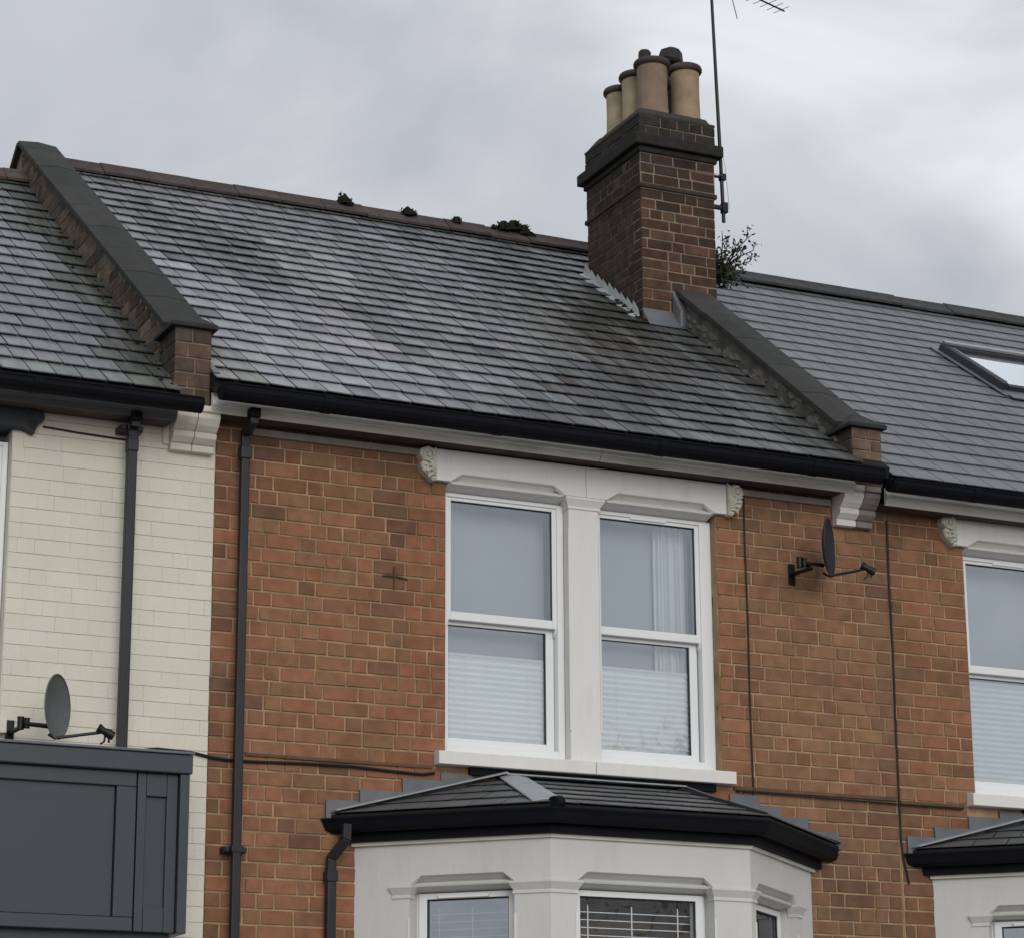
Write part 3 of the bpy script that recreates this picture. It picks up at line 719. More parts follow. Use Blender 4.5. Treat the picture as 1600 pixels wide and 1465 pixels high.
def scroll(parent, x, z0, z1, side, y=D - 0.03, mat=None, w=0.10):
    """carved leaf-and-volute end block; side -1 faces left, +1 right"""
    b = MB(); mat = mat or M['ornament']; h = z1 - z0
    body = [(0, 0.0), (0.25, -0.02), (0.45, 0.10), (0.80, 0.26), (0.92, 0.45), (0.80, 0.56), (0.98, 0.70), (0.92, 0.88), (0.62, 0.97), (0.40, 1.0), (0.22, 0.93), (0, 1.0)]
    P = lambda u, v, o: (x + side * u * w, y - o, z0 + v * h)
    r0 = [P(u, v, -0.04) for u, v in body]; r1 = [P(u, v, 0.02) for u, v in body]
    r2 = [P(0.45 + (u - 0.45) * 0.86, 0.5 + (v - 0.5) * 0.88, 0.03) for u, v in body]
    if side < 0: r0.reverse(); r1.reverse(); r2.reverse()
    b.prism(r0, r1); b.prism(r1, r2)
    # volute
    def spiral(cx, cz, rad, turns, th0, rr, dirn=1):
        pts = []; n = int(14 * turns)
        for i in range(n + 1):
            t = i / n; a = th0 + dirn * turns * 6.283 * t; q = rad * (1 - 0.75 * t)
            pts.append(Vector(P(cx + side * 0, cz, 0.032)) + Vector((math.cos(a) * q, 0, math.sin(a) * q)))
        b.tube(pts, [rr * (1 - 0.4 * i / n) for i in range(n + 1)], 7)
    spiral(0.52, 0.72, 0.034, 1.5, 1.2, 0.009, side)
    spiral(0.45, 0.28, 0.024, 1.2, -1.0, 0.008, -side)
    for k in range(4):   # leaf ribs
        t = k / 3
        p0 = Vector(P(0.05, 0.15 + 0.2 * t, 0.032)); p1 = Vector(P(0.55 + 0.3 * t, 0.05 + 0.52 * t, 0.036))
        b.tube([p0, (p0 + p1) / 2 + Vector((0, -0.008, 0.012)), p1], [0.004, 0.010, 0.004], 6)
    b.lathe([(0.0, 0.020), (0.010, 0.014), (0.014, 0.0)], P(0.52, 0.72, 0.03), 10, (0, -1, 0))
    return b.build('carved_end', mat, parent, smooth=True)

def lintel(parent, x0, x1, xm, zb, zt, hoods, dz=0.0, mat=M['white'], yf=D - 0.03, name='lintel'):
    """front slabs (one per side of xm) with a moulded hood in each lower edge"""
    P = lambda s, o, z: Vector((s, yf - o, z))
    for (s0, s1), (a, c) in zip(((x0, xm - 0.0015), (xm + 0.0015, x1)), hoods):
        b = MB(); zh = zb + 0.046
        front = [P(s0, 0, zb), P(a, 0, zb), P(a + 0.075, 0, zh), P(c - 0.075, 0, zh), P(c, 0, zb), P(s1, 0, zb), P(s1, 0, zt), P(s0, 0, zt)]
        b.poly(front)
        hood_loft(b, P, a, c, zh, zb)
        B = 0.16
        b.poly([P(s0, 0, zt), P(s1, 0, zt), P(s1, -B, zt), P(s0, -B, zt)])
        b.poly([P(s0, 0, zb), P(s0, 0, zt), P(s0, -B, zt), P(s0, -B, zb)]); b.poly([P(s1, 0, zb), P(s1, -B, zb), P(s1, -B, zt), P(s1, 0, zt)])
        b.poly([P(s0, 0, zb), P(s0, -B, zb), P(a, -B, zb), P(a, 0, zb)]); b.poly([P(c, 0, zb), P(c, -B, zb), P(s1, -B, zb), P(s1, 0, zb)])
        b.poly([P(a, 0, zb), P(a, -B, zb), P(a, -0.115, zh - 0.080)]); b.poly([P(c, 0, zb), P(c, -0.115, zh - 0.08), P(c, -B, zb)])
        b.poly([P(a, -0.115, zh - 0.08), P(c, -0.115, zh - 0.08), P(c, -B, zh - 0.08), P(a, -B, zh - 0.08)])
        b.build(name, mat, parent)

def pilaster(parent, x0, x1, z0, z1, mat=M['white'], yf=D, depth=0.16):
    b = MB(); b.box(x0, x1, yf, yf + depth, z0, z1 - 0.03)
    # chamfered front arrises that stop below the cap
    p = b.build('pilaster', mat, parent, bevel=0.006)
    for s in (x0, x1):
        c = MB(); c.box(s - 0.005, s + 0.005, yf - 0.004, yf + 0.01, z0 + 0.16, z1 - 0.17); c.build('arris_bead', mat, p, bevel=0.002)
    cap = [(0.0, -0.052), (0.008, -0.050), (0.008, -0.040), (0.004, -0.036), (0.022, -0.006), (0.026, 0.0), (0.026, 0.012), (0.0, 0.012)]
    c = MB()
    prev = None
    for o, z in cap:
        ring = [(x0 - o, yf - o, z1 + z - 0.012), (x1 + o, yf - o, z1 + z - 0.012), (x1 + o, yf + depth, z1 + z - 0.012), (x0 - o, yf + depth, z1 + z - 0.012)]
        if prev: c.mesh(prev + ring, [(0, 1, 5, 4), (1, 2, 6, 5), (3, 0, 4, 7), (2, 3, 7, 6)])
        prev = ring
    c.build('capital', mat, p, bevel=0)
    return p

def ring_frame(b, x0, x1, z0, z1, y0, y1, l, r, t, bt, T=None):
    """rectangular frame with given member widths"""
    T = T or (lambda x, y, z: (x, y, z))
    def bx(a0, a1, c0, c1): b.hexa([T(x, y, z) for x, y, z in ((a0, y0, c0), (a1, y0, c0), (a1, y1, c0), (a0, y1, c0), (a0, y0, c1), (a1, y0, c1), (a1, y1, c1), (a0, y1, c1))])
    bx(x0, x0 + l, z0, z1); bx(x1 - r, x1, z0, z1); bx(x0 + l, x1 - r, z0, z0 + bt); bx(x0 + l, x1 - r, z1 - t, z1)

def sash_window(parent, x0, x1, z0, z1, zm, gx0, gx1, lx1, dz=0.0, vent=False, label=None):
    """sliding sash: outer frame, upper sash forward, lower sash set back"""
    b = MB(); ring_frame(b, x0, x1, z0, z1, 12.262, 12.36, gx0 - x0 - 0.028, x1 - gx1 - 0.024, 0.02, 0.045)
    w = b.build('window', M['upvc'], parent, bevel=0.003, label=label)
    u = MB(); ring_frame(u, gx0 - 0.030, gx1 + 0.026, zm - 0.045, z1 - 0.012, 12.272, 12.302, 0.030, 0.026, 0.026, 0.045)
    us = u.build('sash', M['upvc'], w, bevel=0.003)
    l = MB(); ring_frame(l, gx0 - 0.028, lx1 + 0.046, z0 + 0.028, zm - 0.030, 12.308, 12.338, 0.028, 0.046, 0.035, 0.058)
    l.build('sash', M['upvc'], w, bevel=0.003)
    h = MB()
    for hx in (gx0 - 0.028, gx1 + 0.014):   # sash horns
        h.prism([(hx, y, z) for y, z in ((12.272, zm - 0.045), (12.300, zm - 0.045), (12.300, zm - 0.075), (12.293, zm - 0.085), (12.280, zm - 0.070))],
                [(hx + 0.014, y, z) for y, z in ((12.272, zm - 0.045), (12.300, zm - 0.045), (12.300, zm - 0.075), (12.293, zm - 0.085), (12.280, zm - 0.070))])
    h.build('sash_horn', M['upvc'], w)
    g = MB(); ring_frame(g, gx0 - 0.001, gx1 + 0.001, zm - 0.001, z1 - 0.037, 12.280, 12.287, 0.004, 0.005, 0.005, 0.003); g.build('glazing_seal', M['seal'], w)
    g = MB(); ring_frame(g, gx0 - 0.001, lx1 + 0.001, z0 + 0.085, zm - 0.064, 12.316, 12.323, 0.004, 0.007, 0.004, 0.003); g.build('glazing_seal', M['seal'], w)
    box('pane', M['glass'], w, gx0, gx1, 12.288, 12.290, zm, z1 - 0.038)
    box('pane', M['glass'], w, gx0, lx1, 12.324, 12.326, z0 + 0.086, zm - 0.065)
    if vent:
        v = MB(); xc = (gx0 + gx1) / 2; v.box(xc - 0.11, xc + 0.11, 12.262, 12.274, z1 - 0.030, z1 - 0.016); v.build('trickle_vent', M['upvc'], w, bevel=0.003)
    rr = MB(); rr.box(x0 - 0.05, x1 + 0.05, 12.37, 14.2, z0 - 0.2, z1 + 0.2); rr.f = [rr.f[i] for i in (0, 1, 3, 4, 5)]
    rr.build('room', M['room'], w)
    return w

def pleated_blind(name, label, x0, x1, z0, z1, y, pitch=0.0305, group=None, mat='blind'):
    b = MB(); n = max(2, int((z1 - z0) / pitch)); pts = []
    for k in range(2 * n + 1):
        pts.append((y + (0.0 if k % 2 == 0 else 0.013), z0 + (z1 - z0) * k / (2 * n)))
    for k in range(2 * n):
        (ya, za), (yb, zb) = pts[k], pts[k + 1]
        b.mesh([(x0, ya, za), (x1, ya, za), (x1, yb, zb), (x0, yb, zb), (x0, ya + 0.002, za), (x1, ya + 0.002, za), (x1, yb + 0.002, zb), (x0, yb + 0.002, zb)], [(0, 1, 2, 3), (7, 6, 5, 4)])
    root = thing(name, label, 'blind', ((x0 + x1) / 2, y, z0), group)
    b.build('pleated_fabric', M[mat], root)
    box('top_rail', M['slat'], root, x0, x1, y - 0.006, y + 0.02, z1, z1 + 0.016, bevel=0.003)
    box('bottom_rail', M['slat'], root, x0, x1, y - 0.006, y + 0.02, z0 - 0.016, z0, bevel=0.003)
    for x in (x0 + 0.12, x1 - 0.12):
        c = MB(); c.tube([(x, y - 0.004, z1), (x, y - 0.004, z0)], 0.0011, 5); c.build('cord', M['slat'], root)
    return root

def window_group(parent, dx, dz, lintel_mat, second=True):
    P0 = lambda x: x + dx
    lintel(parent, P0(5.300), P0(7.040), P0(6.180), 5.279 + dz, 5.446 + dz, [(P0(5.385), P0(6.060)), (P0(6.298), P0(6.965))], mat=lintel_mat)
    scroll(parent, P0(5.301), 5.270 + dz, 5.450 + dz, -1); scroll(parent, P0(7.039), 5.270 + dz, 5.450 + dz, 1)
    pilaster(parent, P0(6.088), P0(6.268), 3.862 + dz, 5.279 + dz)
    # sill in two lengths
    prof = [(D - 0.065, 3.789), (D - 0.065, 3.856), (D + 0.07, 3.870), (D + 0.20, 3.870), (D + 0.20, 3.789)]
    for a, c in ((5.312, 6.200), (6.203, 7.036)):
        b = MB(); b.prism([(P0(a), y, z + dz) for y, z in prof], [(P0(c), y, z + dz) for y, z in prof]); b.build('window_sill', M['white'], parent, bevel=0.004)
window_group(house, 0, 0, M['white'])
sash_window(house, 5.380, 6.086, 3.872, 5.245, 4.614, 5.437, 6.024, 6.000)
sash_window(house, 6.270, 6.985, 3.872, 5.245, 4.612, 6.313, 6.892, 6.863, vent=True)
pleated_blind('pleated_blind', 'white pleated blind covering the lower sash left of the central stone mullion', 5.43, 6.03, 3.955, 4.395, 12.345)
pleated_blind('pleated_blind', 'white pleated blind in front of the net curtain, right of the central stone mullion', 6.31, 6.87, 3.955, 4.395, 12.345)
# net curtain
cb = MB(); n = 60; pa = []; 
for k in range(n + 1):
    t = k / n; x = 6.70 + 0.20 * t; y = 12.40 + 0.014 * math.sin(t * 34) + 0.006 * math.sin(t * 90)
    pa.append((x, y))
for k in range(n):
    (xa, ya), (xb, yb) = pa[k], pa[k + 1]
    cb.mesh([(xa, ya, 3.95), (xb, yb, 3.95), (xb, yb, 5.23), (xa, ya, 5.23)], [(0, 1, 2, 3)])
    cb.mesh([(xa, ya + 0.003, 3.95), (xb, yb + 0.003, 3.95), (xb, yb + 0.003, 5.23), (xa, ya + 0.003, 5.23)], [(3, 2, 1, 0)])
cu = cb.build('net_curtain', M['curtain'], None, smooth=True)
cu['label'] = 'sheer white net curtain gathered at the side of the upper window'; cu['category'] = 'curtain'

def voile(label, x0, x1, z0, z1):
    b = MB(); b.box(x0, x1, 12.430, 12.432, z0, z1)
    root = thing('voile_blind', label, 'blind', ((x0 + x1) / 2, 12.43, z0))
    b.build('voile', M['voile'], root); box('roller_tube', M['voile'], root, x0, x1, 12.425, 12.450, z1, z1 + 0.025)
voile('plain grey voile shade behind the upper sash with no curtain, left of the stone mullion', 5.42, 6.05, 3.95, 5.26)
voile('plain grey voile shade behind the net curtain, right of the stone mullion', 6.29, 6.93, 3.95, 5.26)
voile('plain grey voile shade in the window of the right-hand brick house', 8.64, 9.28, 3.93, 5.24)

window_group(right_house, 3.231, -0.022, M['white'])
sash_window(right_house, 8.611, 9.317, 3.850, 5.223, 4.592, 8.668, 9.255, 9.231, vent=True)
sash_window(right_house, 9.501, 10.216, 3.850, 5.223, 4.590, 9.544, 10.123, 10.094)
pleated_blind('pleated_blind', 'grey-white pleated blind covering the lower sash of the neighbouring brick house', 8.66, 9.26, 3.94, 4.50, 12.345, mat='curtain')

# cream house window and carved dark lintel
sash_window(cream_house, 2.34, 3.072, 3.800, 5.235, 4.55, 2.40, 3.020, 2.998)
sl = MB(); sl.box(2.2, 3.10, D - 0.05, D + 0.2, 3.79, 3.858); sl.build('window_sill', M['cream'], cream_house, bevel=0.004)
lin = MB()
outl = [(2.2, 5.285), (3.115, 5.285), (3.150, 5.268), (3.170, 5.262), (3.178, 5.292), (3.190, 5.315), (3.214, 5.335), (3.222, 5.352), (3.214, 5.372), (3.192, 5.392), (3.184, 5.412), (3.160, 5.420), (2.2, 5.420)]
lin.prism([(x, D + 0.15, z) for x, z in outl], [(x, D - 0.045, z) for x, z in outl])
lin.build('lintel', M['bluegrey'], cream_house, bevel=0.006)
scl = MB()
for cx_, cz_, rr_, th_ in ((3.150, 5.372, 0.030, 0.5), (3.165, 5.310, 0.022, 2.4)):
    pts = [Vector((cx_ + math.cos(th_ + q * 0.5) * rr_ * (1 - q / 22), D - 0.047, cz_ + math.sin(th_ + q * 0.5) * rr_ * (1 - q / 22))) for q in range(17)]
    scl.tube(pts, 0.007, 7)
scl.build('carved_scroll', M['bluegrey'], cream_house, smooth=True)
# oversailing bed course on the cream wall
box('bed_course', M['cream'], cream_house, 1.9, 3.27, D - 0.012, D + 0.02, 5.345, 5.40, bevel=0.004) if False else None
box('bed_course', M['cream'], cream_house, 1.9, 3.285, D - 0.014, D + 0.02, 5.422, 5.470, bevel=0.004)
box('bed_course', M['cream'], cream_house, 3.83, 3.861, D - 0.018, D + 0.02, 5.30, 5.44, bevel=0.004)

# ---------------------------------------------------------------- bay windows
def bay(parent, dx, dz, full=True):
    A, B, C_, E_ = Vector((4.884 + dx, 12.2)), Vector((5.62 + dx, 11.5)), Vector((6.730 + dx, 11.5)), Vector((7.513 + dx, 12.2))
    ZT = 3.378 + dz
    def T(a, b):
        u = (b - a).normalized(); n = Vector((u.y, -u.x))
        def P(s, o, z):
            q = a + u * s + n * o; return Vector((q.x, q.y, z))
        return P, (b - a).length
    body = None
    faces = [(T(A, B), 0.292, 0.832), (T(B, C_), 0.142, 0.900), (T(C_, E_), 0.075, 0.775)]
    ZB, ZS = 0.2, 3.152 + dz        # base and soffit of the openings
    zh = ZS + 0.046
    panel = MB()
    for (P, Ln), a, c in faces:
        th = -0.17; zsill = 1.15
        front = [P(0, 0, ZS), P(a, 0, ZS), P(a + 0.06, 0, zh), P(c - 0.06, 0, zh), P(c, 0, ZS), P(Ln, 0, ZS), P(Ln, 0, ZT), P(0, 0, ZT)]
        panel.poly(front)
        hood_loft(panel, P, a, c, zh, ZS, ins=0.06)
        for s0, s1 in ((0, a), (c, Ln)):
            panel.poly([P(s0, 0, ZB), P(s1, 0, ZB), P(s1, 0, ZS), P(s0, 0, ZS)])
        panel.poly([P(a, 0, zsill), P(a, th, zsill), P(a, th, zh - 0.08), P(a, -0.115, zh - 0.08), P(a, 0, ZS)])
        panel.poly([P(c, 0, zsill), P(c, 0, ZS), P(c, -0.115, zh - 0.08), P(c, th, zh - 0.08), P(c, th, zsill)])
        panel.poly([P(a, -0.115, zh - 0.08), P(c, -0.115, zh - 0.08), P(c, th, zh - 0.08), P(a, th, zh - 0.08)])
        panel.poly([P(a, 0, ZB), P(c, 0, ZB), P(c, 0, zsill), P(a, 0, zsill)])
        panel.poly([P(a, 0, zsill), P(c, 0, zsill), P(c, th, zsill), P(a, th, zsill)])
    panel.poly([(A.x, 12.2, ZT), (B.x, B.y, ZT), (C_.x, C_.y, ZT), (E_.x, 12.2, ZT)])
    body = panel.build('bay_wall', M['bay_shaded'], parent)
    # capitals between the lights
    capp = [(0.0, -0.052), (0.007, -0.050), (0.007, -0.038), (0.004, -0.034), (0.020, -0.006), (0.024, 0.0), (0.024, 0.010), (0.0, 0.012)]
    def cap_run(pts_out):
        c = MB(); prev = None
        for o, z in capp:
            line = pts_out(o, ZS - 0.012 + z)
            if prev:
                for k in range(len(line) - 1): c.poly([prev[k], prev[k + 1], line[k + 1], line[k]])
            prev = line
        c.build('capital', M['bay_shaded'], body)
    (PL, LL), aL, cL = faces[0]; (PF, LF), aF, cF = faces[1]; (PR, LR), aR, cR = faces[2]
    def corner(Pa, Pb, La, z, o):     # mitred corner point of two faces at offset o
        n = 0.5 * (Pa(La, 1, 0) - Pa(La, 0, 0)) + 0.5 * (Pb(0, 1, 0) - Pb(0, 0, 0)); n.z = 0
        base = Pa(La, 0, z); k = o / (n.length ** 2); return base + n * k
    cap_run(lambda o, z: [PL(cL - o, -0.05, z), PL(cL - o, o, z), corner(PL, PF, LL, z, o), PF(aF + o, o, z), PF(aF + o, -0.05, z)])
    cap_run(lambda o, z: [PF(cF - o, -0.05, z), PF(cF - o, o, z), corner(PF, PR, LF, z, o), PR(aR + o, o, z), PR(aR + o, -0.05, z)])
    cap_run(lambda o, z: [PL(aL - 0.085 - o * 0.6, 0.0, z), PL(aL - 0.085 - o * 0.6, o, z), PL(aL + o, o, z), PL(aL + o, -0.05, z)])
    cap_run(lambda o, z: [PR(cR - o, -0.05, z), PR(cR - o, o, z), PR(cR + 0.075 + o, o, z), PR(cR + 0.075 + o, 0.0, z)])
    for P, s in ((PL, cL + 0.004), (PF, aF - 0.004), (PF, cF + 0.004), (PR, aR - 0.004), (PL, aL - 0.004), (PR, cR + 0.004)):
        c = MB(); c.prism([P(s - 0.006, -0.004, 1.4), P(s + 0.006, -0.004, 1.4), P(s + 0.006, 0.004, 1.4), P(s - 0.006, 0.004, 1.4)],
                          [P(s - 0.006, -0.004, ZS - 0.155), P(s + 0.006, -0.004, ZS - 0.155), P(s + 0.006, 0.004, ZS - 0.155), P(s - 0.006, 0.004, ZS - 0.155)])
        c.build('arris_bead', M['white'], body, bevel=0.002)
    # windows
    inf = []
    for i, ((P, Ln), a, c) in enumerate(faces):
        Q = lambda x, y, z, P=P: P(x, -y, z)
        zt = zh - 0.080
        b = MB(); ring_frame(b, a + 0.018, c - 0.018, 1.20, zt, 0.085, 0.15, 0.04, 0.04, 0.028, 0.05, Q)
        ring_frame(b, a, c, 1.17, zt + 0.001, 0.10, 0.16, 0.0175, 0.0175, 0.0, 0.0, Q)
        w = b.build('bay_window', M['upvc'], parent, bevel=0.002)
        g = MB(); ring_frame(g, a + 0.058, c - 0.058, 1.25, zt - 0.028, 0.094, 0.104, 0.005, 0.005, 0.006, 0.0, Q); g.build('glazing_seal', M['seal'], w)
        g = MB(); g.hexa([Q(x, y, z) for x, y, z in ((a + 0.06, 0.106, 1.25), (c - 0.06, 0.106, 1.25), (c - 0.06, 0.108, 1.25), (a + 0.06, 0.108, 1.25), (a + 0.06, 0.106, zt - 0.03), (c - 0.06, 0.106, zt - 0.03), (c - 0.06, 0.108, zt - 0.03), (a + 0.06, 0.108, zt - 0.03))])
        g.build('pane', M['bayglass'] if i else M['sideglass'], w)
        if i == 0:
            v = MB(); v.hexa([Q(x, y, z) for x, y, z in ((a + 0.13, 0.062, zt - 0.026), (a + 0.38, 0.062, zt - 0.026), (a + 0.38, 0.085, zt - 0.026), (a + 0.13, 0.085, zt - 0.026), (a + 0.12, 0.072, zt - 0.010), (a + 0.39, 0.072, zt - 0.010), (a + 0.39, 0.085, zt - 0.010), (a + 0.12, 0.085, zt - 0.010))])
            v.build('trickle_vent', M['upvc'], w)
        inf.append((Q, a, c, zt))
    # dim room behind
    r = MB(); r.box(A.x + 0.1, E_.x - 0.1, 12.47, 15.0, 0.3, 3.42 + dz); r.f = [r.f[i] for i in (0, 1, 3, 4, 5)]
    r.build('room', M['darkroom'], body)
    r = MB(); r.poly([(A.x + 0.2, 12.3, ZT - 0.02), (B.x + 0.1, B.y + 0.18, ZT - 0.02), (C_.x - 0.1, C_.y + 0.18, ZT - 0.02), (E_.x - 0.2, 12.3, ZT - 0.02)])
    r.build('bay_ceiling', M['darkroom'], body)
    # roof
    z0, z1 = 3.500 + dz, 3.742 + dz
    W0, G1, G2, W1 = Vector((4.735 + dx, 12.195, z0)), Vector((5.575 + dx, 11.405, z0)), Vector((6.795 + dx, 11.405, z0)), Vector((7.70 + dx, 12.195, z0))
    H1, H2 = Vector((5.715 + dx, 12.195, z1)), Vector((6.700 + dx, 12.195, z1))
    dk = MB()
    up = Vector((0, 0, 0.0)); dn = Vector((0, 0, -0.03))
    for tri in ((W0, G1, H1), (G1, G2, H2, H1), (G2, W1, H2)):
        dk.prism([p + dn for p in tri], list(tri))
    rf = dk.build('bay_roof', M['deck'], parent)
    pcs = Pieces('slate', 'slating', M['new_slate'], rf, 120)
    def tone_b(x, t, k): return vary((0.088, 0.090, 0.092), 0.22, 0.03)
    def plane(P0, P1, top0, top1, rows, tonef=tone_b):
        u = (P1 - P0).normalized(); m_ = (top0 + top1) / 2; n = u.cross((m_ - P0)).normalized(); n = n if n.z > 0 else -n
        s = n.cross(u).normalized(); s = s if s.z > 0 else -s
        Ln = (P1 - P0).length; H = (top0 - P0).dot(s); a0, a1 = (top0 - P0).dot(u), (top1 - P0).dot(u)
        exp = H / rows
        def sp(t):
            f = min(1, max(0, t / H)); l, r_ = a0 * f, Ln + (a1 - Ln) * f
            return [(l, r_)] if r_ - l > 0.01 else [((l + r_) / 2 - 0.004, (l + r_) / 2 + 0.004)]
        slating(pcs, P0, u, s, n, rows, exp, lambda t: sp(t), tonef, width=0.17, thick=0.005, lift=0.011, rough=0.5)
    plane(G1, G2, H1, H2, 5); plane(W0, G1, H1, H1 + Vector((0.0001, 0, 0)), 4); plane(G2, W1, H2, H2 + Vector((0.0001, 0, 0)), 4)
    pcs.finish()
    # lead: left hip strip with a rolled end, right hip, wall flashings
    def strip(name, a, b, w0, w1, mat, h=0.018, nz=Vector((0, 0, 1))):
        a, b = Vector(a), Vector(b); d = (b - a).normalized(); s = d.cross(nz).normalized()
        q = MB(); up = nz * h
        r0 = [a - s * w0, a - s * w0 * 0.3 + up * 1.2, a + s * w0 * 0.3 + up * 1.2, a + s * w0, a + s * w0 - up, a - s * w0 - up]
        r1 = [b - s * w1, b - s * w1 * 0.3 + up * 1.2, b + s * w1 * 0.3 + up * 1.2, b + s * w1, b + s * w1 - up, b - s * w1 - up]
        q.prism(r0, r1); return q.build(name, mat, rf, smooth=False, bevel=0.003)
    strip('hip_lead', H1 + Vector((0.02, -0.02, 0.016)), G1 + Vector((0.02, 0.05, 0.024)), 0.075, 0.085, M['paleflash'], 0.009)
    rl = MB(); rl.tube([G1 + Vector((0.06, 0.02, 0.012)), G1 + Vector((0.01, -0.015, 0.004))], [0.035, 0.032], 12); rl.build('lead_roll', M['black'], rf, smooth=True)
    strip('hip_tile', H2 + Vector((0, -0.01, 0.012)), G2 + Vector((-0.01, 0.015, 0.016)), 0.020, 0.024, M['deck'], 0.012)
    strip('flashing', W0 + Vector((0.02, -0.03, 0.020)), H1 + Vector((-0.02, -0.03, 0.026)), 0.048, 0.042, M['paleflash'], 0.006)
    strip('flashing', H1 + Vector((-0.03, -0.035, 0.018)), H2 + Vector((0.03, -0.035, 0.018)), 0.036, 0.036, M['paleflash'], 0.006)
    strip('flashing', H2 + Vector((0.02, -0.03, 0.022)), W1 + Vector((-0.02, -0.03, 0.018)), 0.026, 0.026, M['lead'], 0.006)
    # stepped flashings chased into the brick joints
    zj = [3.777 - 0.075 * k for k in range(6)]
    for x0, x1, zt_, zb_ in ((4.725, 4.93, 3.580, 3.46), (4.905, 5.16, 3.640, 3.53), (5.135, 5.36, 3.712, 3.58), (5.345, 5.52, 3.752, 3.64),
                             (7.02, 7.20, 3.745, 3.62), (7.17, 7.34, 3.688, 3.56), (7.32, 7.50, 3.640, 3.52), (7.48, 7.69, 3.572, 3.46)):
        q = MB(); yy = 12.187 - rnd.uniform(0, 0.003)
        q.hexa([(x0 + dx, yy - 0.006, zb_ + dz), (x1 + dx, yy - 0.006, zb_ + dz), (x1 + dx, 12.198, zb_ + dz), (x0 + dx, 12.198, zb_ + dz),
                (x0 + dx, yy, zt_ + dz), (x1 + dx, yy, zt_ + dz), (x1 + dx, 12.202, zt_ + dz), (x0 + dx, 12.202, zt_ + dz)])
        q.build('stepped_flashing', M['lead'], rf, bevel=0.002)
    ub = MB(); ub.box(5.50 + dx, 6.93 + dx, D - 0.03, D - 0.004, 3.748 + dz, 3.786 + dz); ub.build('sill_shadow_strip', M['black'], rf)  # black strip put in as the shadow gap under the sill
    # fascia and gutter follow the three sides
    def offset(o):
        return [Vector((A.x - o * 1.43, 12.19, 0)), corner(PL, PF, LL, 0, o), corner(PF, PR, LF, 0, o), Vector((E_.x + o * 1.43, 12.19, 0))]
    fb = MB(); o0, o1 = offset(0.0), offset(0.045)
    for k in range(3):
        z_a, z_b = 3.372 + dz, 3.49 + dz
        fb.hexa([o1[k] + Vector((0, 0, z_a)), o1[k + 1] + Vector((0, 0, z_a)), o0[k + 1] + Vector((0, 0, z_a)), o0[k] + Vector((0, 0, z_a)),
                 o1[k] + Vector((0, 0, z_b)), o1[k + 1] + Vector((0, 0, z_b)), o0[k + 1] + Vector((0, 0, z_b)), o0[k] + Vector((0, 0, z_b))])
    fb.build('bay_fascia', M['black'], parent)
    gu = MB(); prof = [(0.05, 3.418), (0.085, 3.412), (0.112, 3.428), (0.122, 3.462), (0.130, 3.478), (0.130, 3.484), (0.118, 3.484), (0.110, 3.462), (0.085, 3.425), (0.05, 3.43)]
    rings = [[p + Vector((0, 0, z + dz)) for o, z in prof for p in (offset(o)[k],)] for k in range(4)]
    for k in range(3): gu.prism(rings[k], rings[k + 1])
    gu.build('bay_gutter', M['black'], parent)
    for k in (1, 2):
        c = MB(); r_ = offset(0.125)[k]; c.box(r_.x - 0.0, r_.x + 0.0, r_.y, r_.y, 3.4, 3.4)
    # moulding strip under the gutter
    mo = MB(); o2 = offset(0.016)
    for k in range(3):
        mo.hexa([o2[k] + Vector((0, 0, 3.352 + dz)), o2[k + 1] + Vector((0, 0, 3.352 + dz)), o0[k + 1] + Vector((0, 0, 3.352 + dz)), o0[k] + Vector((0, 0, 3.352 + dz)),
                 o2[k] + Vector((0, 0, 3.3715 + dz)), o2[k + 1] + Vector((0, 0, 3.3715 + dz)), o0[k + 1] + Vector((0, 0, 3.3715 + dz)), o0[k] + Vector((0, 0, 3.3715 + dz))])
    mo.build('bay_moulding', M['grimy'], parent, bevel=0.003)
    return inf

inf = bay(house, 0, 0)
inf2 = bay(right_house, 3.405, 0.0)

def venetian(label, Q, a, c, zt, n, mat='slat', first=0.0):
    root = thing('venetian_blind', label, 'blind', Q((a + c) / 2, 0.19, zt - 0.8))
    for k in range(n):
        z = zt - 0.095 - first - k * 0.0375
        b = MB(); y0, y1 = 0.165, 0.185
        b.hexa([Q(x, y, zz) for x, y, zz in ((a + 0.05, y0, z - 0.002), (c - 0.05, y0, z - 0.002), (c - 0.05, y1, z + 0.0), (a + 0.05, y1, z + 0.0), (a + 0.05, y0, z + 0.002), (c - 0.05, y0, z + 0.002), (c - 0.05, y1, z + 0.004), (a + 0.05, y1, z + 0.004))])
        b.build('blind_slat', M[mat], root)
    for f in (0.18, 0.50, 0.84):
        x = a + (c - a) * f; t = MB(); t.hexa([Q(xx, y, zz) for xx, y, zz in ((x - 0.003, 0.160, zt - 0.9), (x + 0.003, 0.160, zt - 0.9), (x + 0.003, 0.1615, zt - 0.9), (x - 0.003, 0.1615, zt - 0.9), (x - 0.003, 0.160, zt - 0.06), (x + 0.003, 0.160, zt - 0.06), (x + 0.003, 0.1615, zt - 0.06), (x - 0.003, 0.1615, zt - 0.06))])
        t.build('ladder_tape', M['slat'], root)
    return root
venetian('white venetian blind behind the angled left light of the white bay, beside the short downpipe', *inf[0], 12)
venetian('white venetian blind with open slats behind the wide middle light of the white bay', *inf[1], 12)

# short downpipe beside the bay
bp_ = MB(); square_pipe(bp_, [(4.80, 12.09, 3.42), (4.80, 12.09, 3.36), (4.80, 12.16, 3.26), (4.80, 12.16, 0.14)], 0.048, 0.045)
